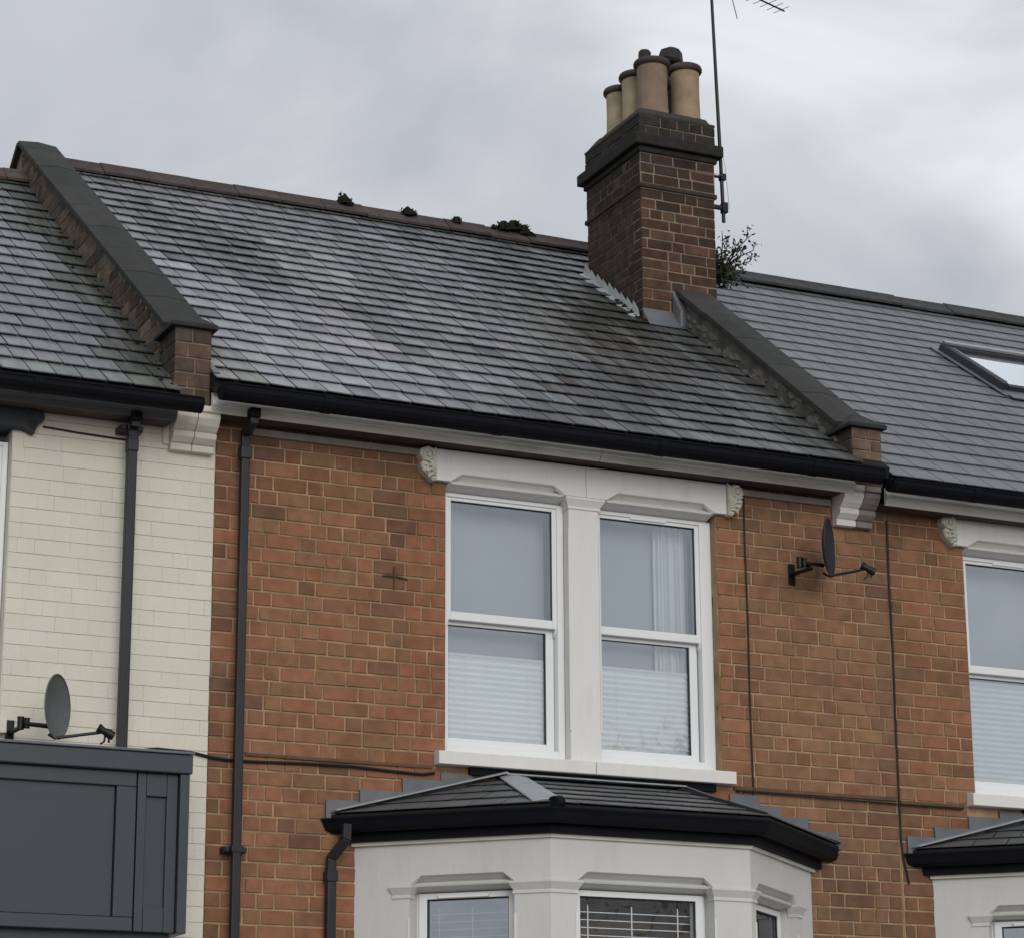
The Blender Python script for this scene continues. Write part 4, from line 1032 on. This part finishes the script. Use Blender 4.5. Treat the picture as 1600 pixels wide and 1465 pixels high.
# the pipe shifts sideways as it drops
bm_ = MB()
def bent(b, path, w):
    rings = []
    for i, p in enumerate(path):
        p = Vector(p); dd = (Vector(path[min(i + 1, len(path) - 1)]) - Vector(path[max(i - 1, 0)])).normalized()
        n1 = Vector((0, -1, 0)); n1 = (n1 - dd * n1.dot(dd)).normalized(); n2 = dd.cross(n1)
        rings.append([p + n1 * w / 2 + n2 * w / 2, p + n1 * w / 2 - n2 * w / 2, p - n1 * w / 2 - n2 * w / 2, p - n1 * w / 2 + n2 * w / 2])
    for a, c in zip(rings, rings[1:]): b.prism(a, c)
bent(bm_, [(4.800, 12.10, 3.45), (4.800, 12.10, 3.375), (4.742, 12.150, 3.285), (4.742, 12.155, 3.20), (4.742, 12.155, 0.14)], 0.046)
bm_.build('bay_downpipe', M['pipe'], house, bevel=0.005)
sk = MB(); sk.box(4.714, 4.770, 12.125, 12.185, 3.17, 3.225); sk.build('pipe_socket', M['pipe'], house, bevel=0.004)

# ---------------------------------------------------------------- chimney
ch = MB(); CX0, CX1, CY0, CY1 = 7.532, 8.072, 14.0, 14.76
ch.box(CX0 + 0.0035, CX1 - 0.0035, CY0 + 0.0035, CY1, 6.6, 7.93); ch.box(CX0 - 0.003, CX1 + 0.003, CY0 - 0.003, CY1, 7.931, 8.40)
chim = ch.build('chimney', M['soot_mortar'], house)
sp_ = MB(); sp_.box(CX0 + 0.0022, CX0 + 0.0034, CY0 + 0.12, CY1 - 0.004, 6.7, 7.93); sp_.box(CX0 - 0.0043, CX0 - 0.0031, CY0 + 0.004, CY1 - 0.004, 7.972, 8.18); sp_.build('sooty_pointing', M['soot_pointing'], chim)
pc = Pieces('brick', 'chimney_brickwork', M['soot_brick'], chim, 260)
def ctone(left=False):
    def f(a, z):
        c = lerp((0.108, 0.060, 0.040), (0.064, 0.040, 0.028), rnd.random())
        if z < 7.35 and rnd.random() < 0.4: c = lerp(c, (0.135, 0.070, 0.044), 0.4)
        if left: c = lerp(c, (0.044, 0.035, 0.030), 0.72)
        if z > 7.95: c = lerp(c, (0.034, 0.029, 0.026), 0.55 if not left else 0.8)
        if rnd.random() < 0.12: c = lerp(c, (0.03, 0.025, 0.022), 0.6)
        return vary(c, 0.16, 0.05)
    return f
for (z0, z1, pr) in ((7.052, 7.936, 0.0), (7.972, 8.180, 0.006)):
    h = (z1 - z0) / round((z1 - z0) / 0.0685)
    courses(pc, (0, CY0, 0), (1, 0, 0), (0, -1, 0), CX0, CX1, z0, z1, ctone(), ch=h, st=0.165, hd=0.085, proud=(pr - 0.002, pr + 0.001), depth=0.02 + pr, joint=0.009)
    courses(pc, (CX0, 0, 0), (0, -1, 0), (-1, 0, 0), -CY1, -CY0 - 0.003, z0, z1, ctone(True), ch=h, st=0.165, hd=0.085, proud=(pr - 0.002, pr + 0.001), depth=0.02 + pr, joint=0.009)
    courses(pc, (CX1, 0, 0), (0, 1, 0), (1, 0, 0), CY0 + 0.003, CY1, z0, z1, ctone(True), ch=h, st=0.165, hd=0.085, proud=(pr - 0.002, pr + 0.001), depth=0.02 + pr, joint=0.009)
def band(z0, z1, o, parent=chim, mat='soot_brick', name='oversailing_course', split=0.21, tone=(0.030, 0.029, 0.026)):
    b = MB()
    b.box(CX0 - o, CX1 + o, CY0 - o, CY1 + o, z0, z1, tone)
    return b.build(name, M[mat], parent, bevel=0.008)
band(7.938, 7.970, 0.016, tone=(0.05, 0.038, 0.032))
band(8.182, 8.222, 0.020); band(8.2225, 8.300, 0.052)
# top courses above the ledge
top = box('chimney_head', M['soot_mortar'], chim, CX0 - 0.006, CX1 + 0.006, CY0 - 0.006, CY1, 8.3005, 8.440)
pt = Pieces('brick', 'head_brickwork', M['soot_brick'], chim)
for (oo_, uu_, nn_, a0_, a1_) in (((0, CY0 - 0.010, 0), (1, 0, 0), (0, -1, 0), CX0 - 0.010, CX1 + 0.010), ((CX0 - 0.010, 0, 0), (0, -1, 0), (-1, 0, 0), -CY1, -CY0 + 0.006)):
    courses(pt, oo_, uu_, nn_, a0_, a1_, 8.304, 8.438, lambda a, z: vary((0.034, 0.032, 0.028), 0.2), ch=0.067, st=0.11, hd=0.085, proud=(0, 0.004), depth=0.02, joint=0.007)
pt.finish(); pc.finish()
# mortar flaunching round the pots
fl = MB(); nx, ny = 14, 16; vs = []
for j in range(ny + 1):
    for i in range(nx + 1):
        u, v = i / nx, j / ny; x = CX0 - 0.012 + (CX1 - CX0 + 0.024) * u; y = CY0 - 0.012 + (CY1 - CY0 + 0.02) * v
        e = min(u, 1 - u, v, 1 - v); hgt = 0.025 + 0.075 * min(1.0, (e / 0.16)) ** 0.6 + rnd.uniform(-0.004, 0.004)
        vs.append((x, y, 8.440 + (hgt if e > 0 else 0.016)))
fs = [(j * (nx + 1) + i, j * (nx + 1) + i + 1, (j + 1) * (nx + 1) + i + 1, (j + 1) * (nx + 1) + i) for j in range(ny) for i in range(nx)]
fl.mesh(vs, fs); fl.box(CX0 - 0.012, CX1 + 0.012, CY0 - 0.012, CY1 + 0.008, 8.4402, 8.456)
fl.build('flaunching', M['flaunch'], chim, smooth=True)
def pot(x, y, z0, z1, r, tone, tilt=(0, 0), rim=(0.062, 0.042, 0.040)):
    ax = Vector((tilt[0], tilt[1], 1)).normalized(); h = z1 - z0
    b = MB(); b.lathe([(r * 1.10, 0), (r * 1.05, h * 0.10), (r * 0.99, h * 0.22), (r * 0.95, h * 0.55), (r * 0.97, h * 0.86), (r * 0.98, h * 0.90)], (x, y, z0), 32, ax, tone)
    p = b.build('chimney_pot', M['pot'], chim, smooth=True)
    c = MB(); c.lathe([(r * 0.97, h * 0.885), (r * 1.10, h * 0.90), (r * 1.17, h * 0.925), (r * 1.18, h * 0.955), (r * 1.12, h * 0.985), (r * 1.0, h), (r * 0.85, h), (r * 0.82, h * 0.9), (r * 0.80, h * 0.3), (0.001, h * 0.3)], (x, y, z0), 32, ax, vary(rim, 0.1))
    c.build('pot_rim', M['pot'], p, smooth=True)
pot(7.712, 14.15, 8.47, 8.905, 0.104, (0.215, 0.155, 0.11))
pot(7.982, 14.19, 8.47, 8.930, 0.098, (0.31, 0.235, 0.15))
pot(7.722, 14.39, 8.46, 8.912, 0.100, (0.36, 0.29, 0.19))
pot(7.722, 14.62, 8.46, 8.895, 0.098, (0.40, 0.325, 0.215))
pot(7.985, 14.42, 8.46, 8.880, 0.088, (0.115, 0.072, 0.050))
pot(7.985, 14.62, 8.46, 8.960, 0.088, (0.20, 0.14, 0.085))
# soot-black cowls on two of the pots
cw = MB(); cw.lathe([(0.050, 0.0), (0.048, 0.12), (0.085, 0.15), (0.092, 0.17), (0.075, 0.24), (0.030, 0.262), (0.001, 0.262)], (7.975, 14.42, 8.90), 6, (0.10, -0.12, 1))
cw.lathe([(0.070, -0.03), (0.085, 0.0), (0.055, 0.03), (0.05, 0.04)], (7.982, 14.42, 8.88), 12)
cw.build('chimney_cowl', M['cowl'], chim, bevel=0.006)
cw = MB(); cw.lathe([(0.036, 0.0), (0.036, 0.075), (0.043, 0.080), (0.043, 0.135), (0.034, 0.148), (0.001, 0.15)], (7.790, 14.40, 8.955), 18, (0.05, 0, 1))
cw.build('chimney_cowl', M['cowl'], chim, smooth=True)
# lead round the chimney foot
def roofz(y): return plane_main(y)
q = MB(); q.hexa([(7.522, 13.90, roofz(13.90) + 0.018), (7.80, 13.90, roofz(13.90) + 0.018), (7.80, 13.985, roofz(13.985) + 0.020), (7.522, 13.985, roofz(13.985) + 0.020),
                  (7.522, 13.90, roofz(13.90) + 0.024), (7.80, 13.90, roofz(13.90) + 0.024), (7.80, 13.990, roofz(13.985) + 0.095), (7.522, 13.990, roofz(13.985) + 0.095)])
q.build('lead_apron', M['lead'], chim, bevel=0.003)
for k in range(9):      # soakers up the left side
    y = 14.02 + k * 0.083; z = roofz(y) + 0.010
    q = MB(); hh = 0.092 + rnd.uniform(-0.014, 0.016); x = 7.516 - rnd.uniform(0, 0.004); lean = rnd.uniform(0.006, 0.02)
    q.mesh([(x - 0.050 - lean, y, z + 0.006), (x - 0.046 - lean, y + 0.095, z + 0.062), (x - 0.008, y + 0.095, z + 0.080), (x - 0.008, y, z + 0.020),
            (x, y + 0.012, z + hh * 0.75), (x + 0.004, y + 0.085, z + hh + 0.055),
            (x + 0.006, y + 0.09, z + 0.06), (x + 0.006, y, z)],
           [(0, 1, 2, 3), (3, 2, 5, 4), (4, 5, 6, 7), (0, 3, 4, 7), (1, 6, 5, 2), (0, 7, 6, 1)])
    q.build('lead_soaker', M['paleflash'], chim)
q = MB()   # saddle where the coping meets the stack
for (x0_, x1_, y0_, y1_, dz_) in ((7.735, 8.075, 13.86, 13.995, 0.10), (8.03, 8.20, 13.80, 14.0, -0.02)):
    pass
q.hexa([(7.745, 13.90, roofz(13.90) + 0.02), (8.04, 13.90, roofz(13.90) + 0.02), (8.06, 13.992, roofz(13.99) + 0.03), (7.735, 13.992, roofz(13.99) + 0.03),
        (7.750, 13.90, roofz(13.90) + 0.145), (8.035, 13.90, roofz(13.90) + 0.145), (8.06, 13.992, roofz(13.99) + 0.235), (7.735, 13.992, roofz(13.99) + 0.235)])
q.build('lead_saddle', M['lead'], chim, bevel=0.012)
q = MB(); q.hexa([(8.045, 13.94, roofz(13.94) + 0.02), (8.23, 13.98, roofz(13.98) - 0.02), (8.23, 14.0, roofz(14.0) - 0.02), (8.045, 13.995, roofz(14) + 0.02),
                  (8.045, 13.95, roofz(13.94) + 0.165), (8.20, 13.98, roofz(13.98) + 0.08), (8.20, 14.0, roofz(14.0) + 0.09), (8.045, 13.995, roofz(14) + 0.20)])
q.build('lead_cheek', M['lead'], chim, bevel=0.005)

# ---------------------------------------------------------------- roof window
rwn = Vector((0, 0, 0)); 
def RP(x, y, h): return Vector((x, y, 5.540 + 0.705 * (y - 11.95))) + NR * h
def rbox(b, x0, x1, y0, y1, h0, h1, taper=0.0):
    b.hexa([RP(x0, y0, h0), RP(x1, y0, h0), RP(x1, y1, h0), RP(x0, y1, h0), RP(x0 + taper, y0, h1), RP(x1 - taper, y0, h1), RP(x1 - taper, y1, h1), RP(x0 + taper, y1, h1)])
b = MB()
rbox(b, 10.045, 10.10, 13.73, 14.43, 0.0, 0.075, 0.008); rbox(b, 10.90, 10.955, 13.73, 14.43, 0.0, 0.075, 0.008)
rbox(b, 10.10, 10.90, 13.73, 13.775, 0.0, 0.060); rbox(b, 10.10, 10.90, 14.37, 14.43, 0.0, 0.075)
rw = b.build('roof_window', M['bluegrey'], right_house, bevel=0.006)
b = MB(); rbox(b, 10.06, 10.94, 14.385, 14.425, 0.0765, 0.098); b.build('hood_trim', M['galv'], rw, bevel=0.004)
b = MB(); rbox(b, 10.105, 10.118, 13.78, 14.365, 0.04, 0.072); rbox(b, 10.882, 10.895, 13.78, 14.365, 0.04, 0.072); b.build('sash_edge', M['galv'], rw)
b = MB(); rbox(b, 10.12, 10.88, 13.78, 14.365, 0.052, 0.056); b.build('pane', M['skyglass'], rw)
b = MB(); rbox(b, 10.005, 10.043, 13.64, 14.46, 0.020, 0.026); rbox(b, 10.957, 11.0, 13.64, 14.46, 0.020, 0.026); rbox(b, 10.045, 10.955, 13.60, 13.728, 0.020, 0.028); b.build('flashing', M['lead'], rw)
b = MB(); rbox(b, 10.10, 10.90, 13.78, 14.37, 0.020, 0.024); b.build('blind_backing', M['curtain'], rw)

# ---------------------------------------------------------------- shopfront fascia box
shop = thing('shopfront_fascia', 'blank dark blue-grey panelled shopfront fascia box under the cream wall', 'shopfront', (2.8, 11.9, 2.85))
YF = 11.86
X1 = 3.912
box('back_box', M['shop'], shop, 1.2, X1 - 0.012, YF + 0.045, D - 0.005, 2.86, 3.655)
b = MB(); b.hexa([(1.2, YF - 0.03, 3.600), (X1 + 0.004, YF - 0.03, 3.600), (X1 + 0.004, D, 3.600), (1.2, D, 3.600), (1.2, YF - 0.03, 3.690), (X1 + 0.004, YF - 0.03, 3.690), (X1 + 0.004, D, 3.735), (1.2, D, 3.735)])
b.build('cornice', M['shop'], shop, bevel=0.006)
b = MB(); b.hexa([(1.2, YF - 0.040, 3.6905), (X1 + 0.012, YF - 0.040, 3.6905), (X1 + 0.012, D, 3.736), (1.2, D, 3.736), (1.2, YF - 0.040, 3.703), (X1 + 0.012, YF - 0.040, 3.703), (X1 + 0.012, D, 3.749), (1.2, D, 3.749)])
b.build('lead_capping', M['lead'], shop, bevel=0.004)
box('panel', M['shop'], shop, 1.2, 3.555, YF + 0.028, YF + 0.046, 2.93, 3.56)
b = MB(); b.box(1.2, 3.655, YF + 0.006, YF + 0.0455, 3.53, 3.599); b.box(1.2, 3.655, YF + 0.006, YF + 0.0455, 2.862, 2.925); b.box(3.560, 3.655, YF + 0.006, YF + 0.0455, 2.9255, 3.5295)
b.build('panel_frame', M['shop'], shop, bevel=0.004)
b = MB(); b.box(3.662, 3.705, YF + 0.010, YF + 0.0455, 2.862, 3.599); b.box(3.805, 3.858, YF + 0.010, YF + 0.0455, 2.862, 3.599); b.box(3.7055, 3.8045, YF + 0.010, YF + 0.0455, 3.49, 3.599); b.box(3.7055, 3.8045, YF + 0.010, YF + 0.0455, 2.862, 2.975)
b.build('end_panel_frame', M['shop'], shop, bevel=0.004)
box('end_panel', M['shop'], shop, 3.7055, 3.8045, YF + 0.030, YF + 0.044, 2.976, 3.489)
box('end_post', M['shop'], shop, 3.860, X1 - 0.006, YF - 0.018, D - 0.006, 2.858, 3.599, bevel=0.004)
box('lower_fascia', M['shop'], shop, 1.2, X1 - 0.06, YF + 0.07, D - 0.01, 2.3, 2.8595)
box('shop_window_frame', M['shop'], shop, 1.2, X1 - 0.25, YF + 0.055, YF + 0.07, 2.70, 2.80)

# ---------------------------------------------------------------- satellite dishes
def sat_dish(label, c, w, h, mat, rod_end, mount, arm0, tz=0.0):
    root = thing('satellite_dish', label, 'satellite dish', mount, 'satellite dishes on the front walls')
    n = Vector((0.74, -0.67, tz)).normalized(); u = Vector((0, 0, 1)).cross(n).normalized(); v = n.cross(u)
    c = Vector(c); b = MB(); rings = 7; seg = 36; vs = []; fs = []
    for side in (0, 1):
        for i in range(rings + 1):
            r = i / rings
            for k in range(seg):
                th = 6.28318 * k / seg
                vs.append(c + u * (w / 2 * r * math.cos(th)) + v * (h / 2 * r * math.sin(th)) + n * (0.034 * r * r - 0.034 - 0.004 * side))
    K = (rings + 1) * seg
    for i in range(rings):
        for k in range(seg):
            a, b_, c_, d_ = i * seg + k, i * seg + (k + 1) % seg, (i + 1) * seg + (k + 1) % seg, (i + 1) * seg + k
            fs.append((a, b_, c_, d_)); fs.append((K + d_, K + c_, K + b_, K + a))
    for k in range(seg):
        a, b_ = rings * seg + k, rings * seg + (k + 1) % seg; fs.append((a, b_, K + b_, K + a))
    b.mesh(vs, fs); b.build('reflector', mat, root, smooth=True)
    rim = MB(); rim.tube([c + u * (w / 2 * math.cos(6.28318 * k / 36)) + v * (h / 2 * math.sin(6.28318 * k / 36)) for k in range(37)], 0.0035, 6, caps=False); rim.build('rim', mat, root, smooth=True)
    bot = c - v * h * 0.49 - n * 0.01; e = Vector(rod_end)
    a = MB(); a.tube([bot - n * 0.03 + v * 0.02, bot, e], 0.0075, 8); a.build('arm', M['metal'], root)
    l = MB(); d = (c - e).normalized(); l.tube([e - d * 0.045, e - d * 0.02, e + d * 0.01, e + d * 0.035, e + d * 0.04], [0.020, 0.022, 0.016, 0.024, 0.020], 14); l.build('receiver_head', M['metal'], root, smooth=True)
    l = MB(); l.tube([e - Vector((0, 0, 0.01)), e - Vector((0.004, 0, 0.045)), e - Vector((0.02, -0.01, 0.058))], 0.005, 6); l.tube([e + Vector((0.016, 0, -0.01)), e + Vector((0.018, 0, -0.05))], 0.005, 6); l.build('connector', M['metal'], root)
    mt = Vector(mount); m1 = MB()
    m1.box(mt.x - 0.022, mt.x + 0.022, mt.y - 0.006, mt.y, mt.z - 0.06, mt.z + 0.06); m1.build('wall_plate', M['metal'], root, bevel=0.002)
    m1 = MB(); j = Vector(arm0); m1.tube([mt + Vector((0, -0.003, 0)), Vector((mt.x, j.y, mt.z - 0.01)), j, c - n * 0.035 - v * h * 0.30], [0.012, 0.012, 0.010, 0.012], 8); m1.build('bracket_arm', M['metal'], root, smooth=True)
    m1 = MB(); m1.tube([j + Vector((-0.018, 0, -0.028)), j + Vector((-0.018, 0, 0.030))], 0.016, 10); m1.tube([j + Vector((0.012, 0, -0.02)), j + Vector((0.012, 0, 0.026))], 0.014, 10); m1.build('clamp', M['metal'], root, bevel=0.003)
    return root
sat_dish('pale grey satellite dish above the blue-grey shopfront on the cream wall', (3.255, 11.84, 3.874), 0.255, 0.300, M['dish'], (3.475, 11.80, 3.765), (3.125, 12.198, 3.80), (3.125, 11.93, 3.800))
sat_dish('dark charcoal satellite dish seen nearly edge-on, on the brown brick under the right corbel', (7.552, 11.95, 5.092), 0.31, 0.325, M['darkdish'], (7.735, 11.86, 4.972), (7.455, 12.198, 4.985), (7.40, 11.99, 5.000))

# ---------------------------------------------------------------- television aerial
aer = thing('television_aerial', 'tall thin television aerial mast strapped to the chimney side', 'aerial', (8.15, 14.02, 7.98))
b = MB(); b.tube([(8.150, 14.02, 7.80), (8.138, 14.02, 8.25), (8.106, 14.02, 9.38), (8.100, 14.02, 9.62)], [0.0125, 0.0125, 0.0105, 0.010], 10); b.build('mast', M['metal'], aer)
b = MB(); b.box(8.075, 8.165, 14.008, 14.032, 7.885, 7.912); b.box(8.138, 8.175, 13.998, 14.042, 7.865, 7.935); b.build('wall_bracket', M['metal'], aer, bevel=0.003)
b = MB(); b.box(8.085, 8.16, 14.012, 14.028, 8.105, 8.120); b.box(8.130, 8.166, 14.0, 14.04, 8.09, 8.135); b.build('wall_bracket', M['metal'], aer, bevel=0.003)
b = MB(); b.tube([(CX0 - 0.012, CY0 - 0.012, 8.105), (CX1 + 0.012, CY0 - 0.012, 8.115), (8.14, 14.0, 8.118)], 0.002, 5); b.build('lashing_wire', M['galv'], aer)
bdir = Vector((0.716, 0.254, 0.0)).normalized()
B0 = Vector((8.108, 14.02, 9.545))
b = MB(); b.tube([B0 - bdir * 0.15, B0 + bdir * 0.76], 0.006, 6); b.build('boom', M['metal'], aer)
side = Vector((-bdir.y, bdir.x, 0))
for k in range(10):
    p = B0 + bdir * (0.10 + k * 0.070)
    b = MB(); hl = 0.095 - 0.003 * k; b.tube([p - side * hl + Vector((0, 0, 0.002)), p + side * hl], 0.0022, 5); b.build('element', M['metal'], aer)
b = MB()
for k in range(5): b.tube([B0 - bdir * 0.13 + Vector((0, 0, -0.06 + 0.03 * k)) - side * 0.10, B0 - bdir * 0.13 + Vector((0, 0, -0.06 + 0.03 * k)) + side * 0.10], 0.002, 5)
b.build('reflector_grid', M['metal'], aer)
b = MB(); b.tube([(8.165, 13.9, 9.46), (8.2277, 13.9, 9.208)], 0.0028, 6); b.build('dipole', M['metal'], aer)
gw = MB(); gw.tube([(8.165, 14.05, 8.34), (8.22, 14.1, 8.22), (8.30, 14.2, 7.98)], 0.0012, 5)
gwo = gw.build('guy_wire', M['cable'], None); gwo['label'] = 'hair-thin slack wire hanging from the chimney top over the shrub'; gwo['category'] = 'wire'

# ---------------------------------------------------------------- shrub growing behind the stack
shr = thing('chimney_shrub', 'small dark leafy shrub rooted between the chimney and the ridge', 'shrub', (8.14, 14.45, 7.35))
stems = MB(); leaves = MB(); core = MB()
def leafq(c, d, ln, wd):
    d = d.normalized(); s = d.cross(Vector((rnd.uniform(-1, 1), rnd.uniform(-1, 1), rnd.uniform(-1, 1)))).normalized()
    nn = d.cross(s) * ln * 0.12
    leaves.mesh([c, c + d * ln * 0.45 + s * wd + nn, c + d * ln, c + d * ln * 0.45 - s * wd + nn], [(0, 1, 2, 3)])
base = Vector((8.355, 14.45, 7.57))
tips = [(0.32, 0.0, 0.43, 1), (0.22, 0.05, 0.33, 1), (0.34, -0.02, 0.22, 1), (0.42, 0.02, 0.33, .5), (0.12, 0.05, 0.34, 1), (0.04, 0.0, 0.36, .5), (0.18, 0.1, 0.22, 1), (0.26, 0.04, 0.12, 1), (0.30, 0.08, 0.28, .7), (0.2, -0.04, 0.25, 1)]
for tx, ty, tz, dens in tips:
    e = base + Vector((tx, ty, tz)); mid = base + Vector((tx * 0.35, ty * 0.5, tz * 0.55)) + Vector((rnd.uniform(-0.02, 0.02), 0, 0))
    path = [base, mid, (mid + e) / 2 + Vector((rnd.uniform(-0.01, 0.01), 0, rnd.uniform(-0.01, 0.01))), e]
    e = base + Vector((tx * 0.72, ty, tz)); path[3] = e
    stems.tube(path, [0.008, 0.005, 0.0035, 0.002], 5)
    for k in range(int(26 * dens)):
        t = rnd.uniform(0.25, 1.0); i = min(2, int(t * 3)); f = t * 3 - i
        p = path[i].lerp(path[i + 1], f) + Vector((rnd.gauss(0, 0.016), rnd.gauss(0, 0.02), rnd.gauss(0, 0.016)))
        leafq(p, Vector((rnd.gauss(0.3, 1), rnd.gauss(0, 1), rnd.gauss(0.4, 1))), rnd.uniform(0.022, 0.045), rnd.uniform(0.006, 0.011))
for k in range(460):
    p = base + Vector((abs(rnd.gauss(0, 0.07)) - 0.06, rnd.gauss(0, 0.05), -0.02 + abs(rnd.gauss(0.06, 0.08))))
    leafq(p, Vector((rnd.gauss(0.2, 1), rnd.gauss(0, 1), rnd.gauss(0.2, 1))), rnd.uniform(0.025, 0.05), rnd.uniform(0.008, 0.014))
stems.build('branches', M['bark'], shr); leaves.build('foliage', M['leaf'], shr)

# ---------------------------------------------------------------- cables on the walls
def cable(label, path, r=0.0055, name='cable'):
    b = MB(); b.tube(path, r, 6); o = b.build(name, M['cable'], None, smooth=True); o['label'] = label; o['category'] = 'cable'; return o
yc_ = D - 0.010
cable('black cable running level from the shopfront past the downpipe to the first-floor sill',
      [(3.70, yc_, 3.748), (3.85, yc_, 3.772), (4.03, yc_, 3.765), (4.13, yc_, 3.748), (4.20, yc_, 3.742), (4.35, yc_, 3.742), (4.60, yc_, 3.750), (4.85, yc_ - 0.004, 3.752), (5.08, yc_, 3.742), (5.24, yc_, 3.736), (5.31, yc_, 3.748)], 0.008)
cable('thin black cable dropping down the brick between the carved lintel end and the right dish',
      [(7.163, yc_, 5.44), (7.160, yc_, 5.10), (7.166, yc_, 4.70), (7.163, yc_, 4.20), (7.168, yc_, 3.79), (7.166, yc_, 3.70)], 0.0042)
cable('thin black cable running down the joint below the grey corbel at the house boundary',
      [(8.090, yc_, 5.36), (8.086, yc_, 5.0), (8.092, yc_, 4.6), (8.088, yc_, 4.1), (8.090, yc_, 3.56), (8.10, yc_, 3.46), (8.13, yc_, 3.32)], 0.0052)
cable('slack black cable along the top of the cream wall beside the dark lintel end', [(3.22, yc_, 5.315), (3.40, yc_, 5.305), (3.70, yc_, 5.296)], 0.0045)
cable('short black cable hanging over the ridge tiles beside the shrub', [(8.92, 15.36, 8.06), (8.93, 15.30, 8.035), (8.95, 15.2, 7.90), (8.96, 15.1, 7.82)], 0.006)
cable('black cable running level along the brick from the middle window towards the right-hand house',
      [(7.06, D - 0.016, 3.762), (7.6, D - 0.016, 3.757), (8.1, D - 0.016, 3.752), (8.5, D - 0.016, 3.748)], 0.0045)
# an old iron pipe clip left in the brickwork
b = MB(); b.tube([(5.02, D - 0.006, 4.745), (5.07, D - 0.012, 4.748), (5.11, D - 0.012, 4.744), (5.16, D - 0.004, 4.738)], 0.005, 6); b.tube([(5.085, D - 0.008, 4.80), (5.085, D - 0.008, 4.68)], 0.005, 6)
o = b.build('pipe_clip', M['string'], None); o['label'] = 'old rusty pipe clip left in the brick joint left of the twin window'; o['category'] = 'pipe clip'

# ---------------------------------------------------------------- tree across the street (its reflection shows in the glass)
tr = thing('street_tree', 'leafy street tree opposite the houses, seen only as a faint reflection in window glass', 'tree', (19.9, -12.0, 0))
b = MB(); b.tube([(19.9, -12, 0), (19.95, -12, 4), (19.9, -12.05, 8.6)], [0.16, 0.12, 0.03], 8); b.build('trunk', M['bark'], tr)
leaves = MB()
clumps = [(Vector((19.9 + rnd.gauss(0, 0.75), -12 + rnd.gauss(0, 0.6), rnd.uniform(5.6, 9.2))), rnd.uniform(0.2, 0.42)) for _ in range(30)]
for c_, r_ in clumps:
    fac = 1.0 if c_.z < 8.4 else 0.6
    for k in range(int(60 * fac)):
        leafq(c_ + Vector((rnd.gauss(0, r_), rnd.gauss(0, r_), rnd.gauss(0, r_ * 0.7))), Vector((rnd.gauss(0, 1), rnd.gauss(0, 1), rnd.gauss(0.2, 1))), rnd.uniform(0.08, 0.16), rnd.uniform(0.025, 0.045))
leaves.build('crown', M['leaf'], tr)

# ---------------------------------------------------------------- moss
def moss(name, label, spots, sc=1.0):
    b = MB()
    for c, r in spots:
        c = Vector(c)
        seg = 7; R0 = [r * rnd.uniform(0.75, 1.1) for _ in range(seg)]; lv = []
        for hh, q_ in ((-0.6, 1.05), (0.0, 1.0), (0.5, 0.8), (0.85, 0.4)):
            for k in range(seg):
                th = 6.283 * k / seg; lv.append(c + Vector((math.cos(th) * R0[k] * q_ + rnd.uniform(-.1, .1) * r, math.sin(th) * R0[k] * q_, hh * r + rnd.uniform(-.12, .12) * r)))
        b.mesh(lv, [(i * seg + k, i * seg + (k + 1) % seg, (i + 1) * seg + (k + 1) % seg, (i + 1) * seg + k) for i in range(3) for k in range(seg)] + [tuple(range(3 * seg, 4 * seg))])
        for k in range(int(34 * sc)):
            d = Vector((rnd.gauss(0, 1), rnd.gauss(0, 0.7), rnd.gauss(0, 0.55))); d = d / max(1.0, d.length) * r
            p = c + d; q = r * rnd.uniform(0.22, 0.42)
            vs = [p + Vector((rnd.uniform(-q, q), rnd.uniform(-q, q), rnd.uniform(-q, q))) for _ in range(4)]
            b.mesh(vs, [(0, 1, 2), (0, 2, 3), (0, 3, 1), (1, 3, 2)])
    o = b.build(name, M['moss'], None); o['kind'] = 'stuff'; o['label'] = label; return o
rz = ZR + 0.075
def onridge(x, dz=0.0): return (x, 15.36, rz - 0.008 + dz)
moss('moss', 'dark clumps of moss and old mortar on the ridge tiles', [(onridge(6.02), 0.046), (onridge(6.06, -0.012), 0.034), (onridge(6.48, -0.008), 0.044), (onridge(6.53, -0.01), 0.022), (onridge(6.84, -0.01), 0.034), (onridge(7.12, -0.01), 0.02),
                                                                    (onridge(7.19), 0.046), (onridge(7.27, 0.014), 0.052), (onridge(7.345, -0.008), 0.050), (onridge(7.40, -0.035), 0.036)])
moss('moss', 'dark moss along the chimney foot', [((7.49, 13.98 + 0.05 * k, roofz(13.98 + 0.05 * k) + 0.015), 0.014 + 0.008 * rnd.random()) for k in range(7)] + [((7.50, 13.93, roofz(13.93) + 0.02), 0.022)], 0.6)
lz = lambda y: 5.494 + 0.705 * (y - 11.95)
moss('moss', 'moss in the valley of the left roof against the brick parapet', [((3.82 - abs(rnd.gauss(0, 0.035)), y, lz(y) + 0.014), rnd.uniform(0.006, 0.015)) for y in [12.0 + 0.05 * k + rnd.uniform(-0.02, 0.02) for k in range(46)]], 0.4)
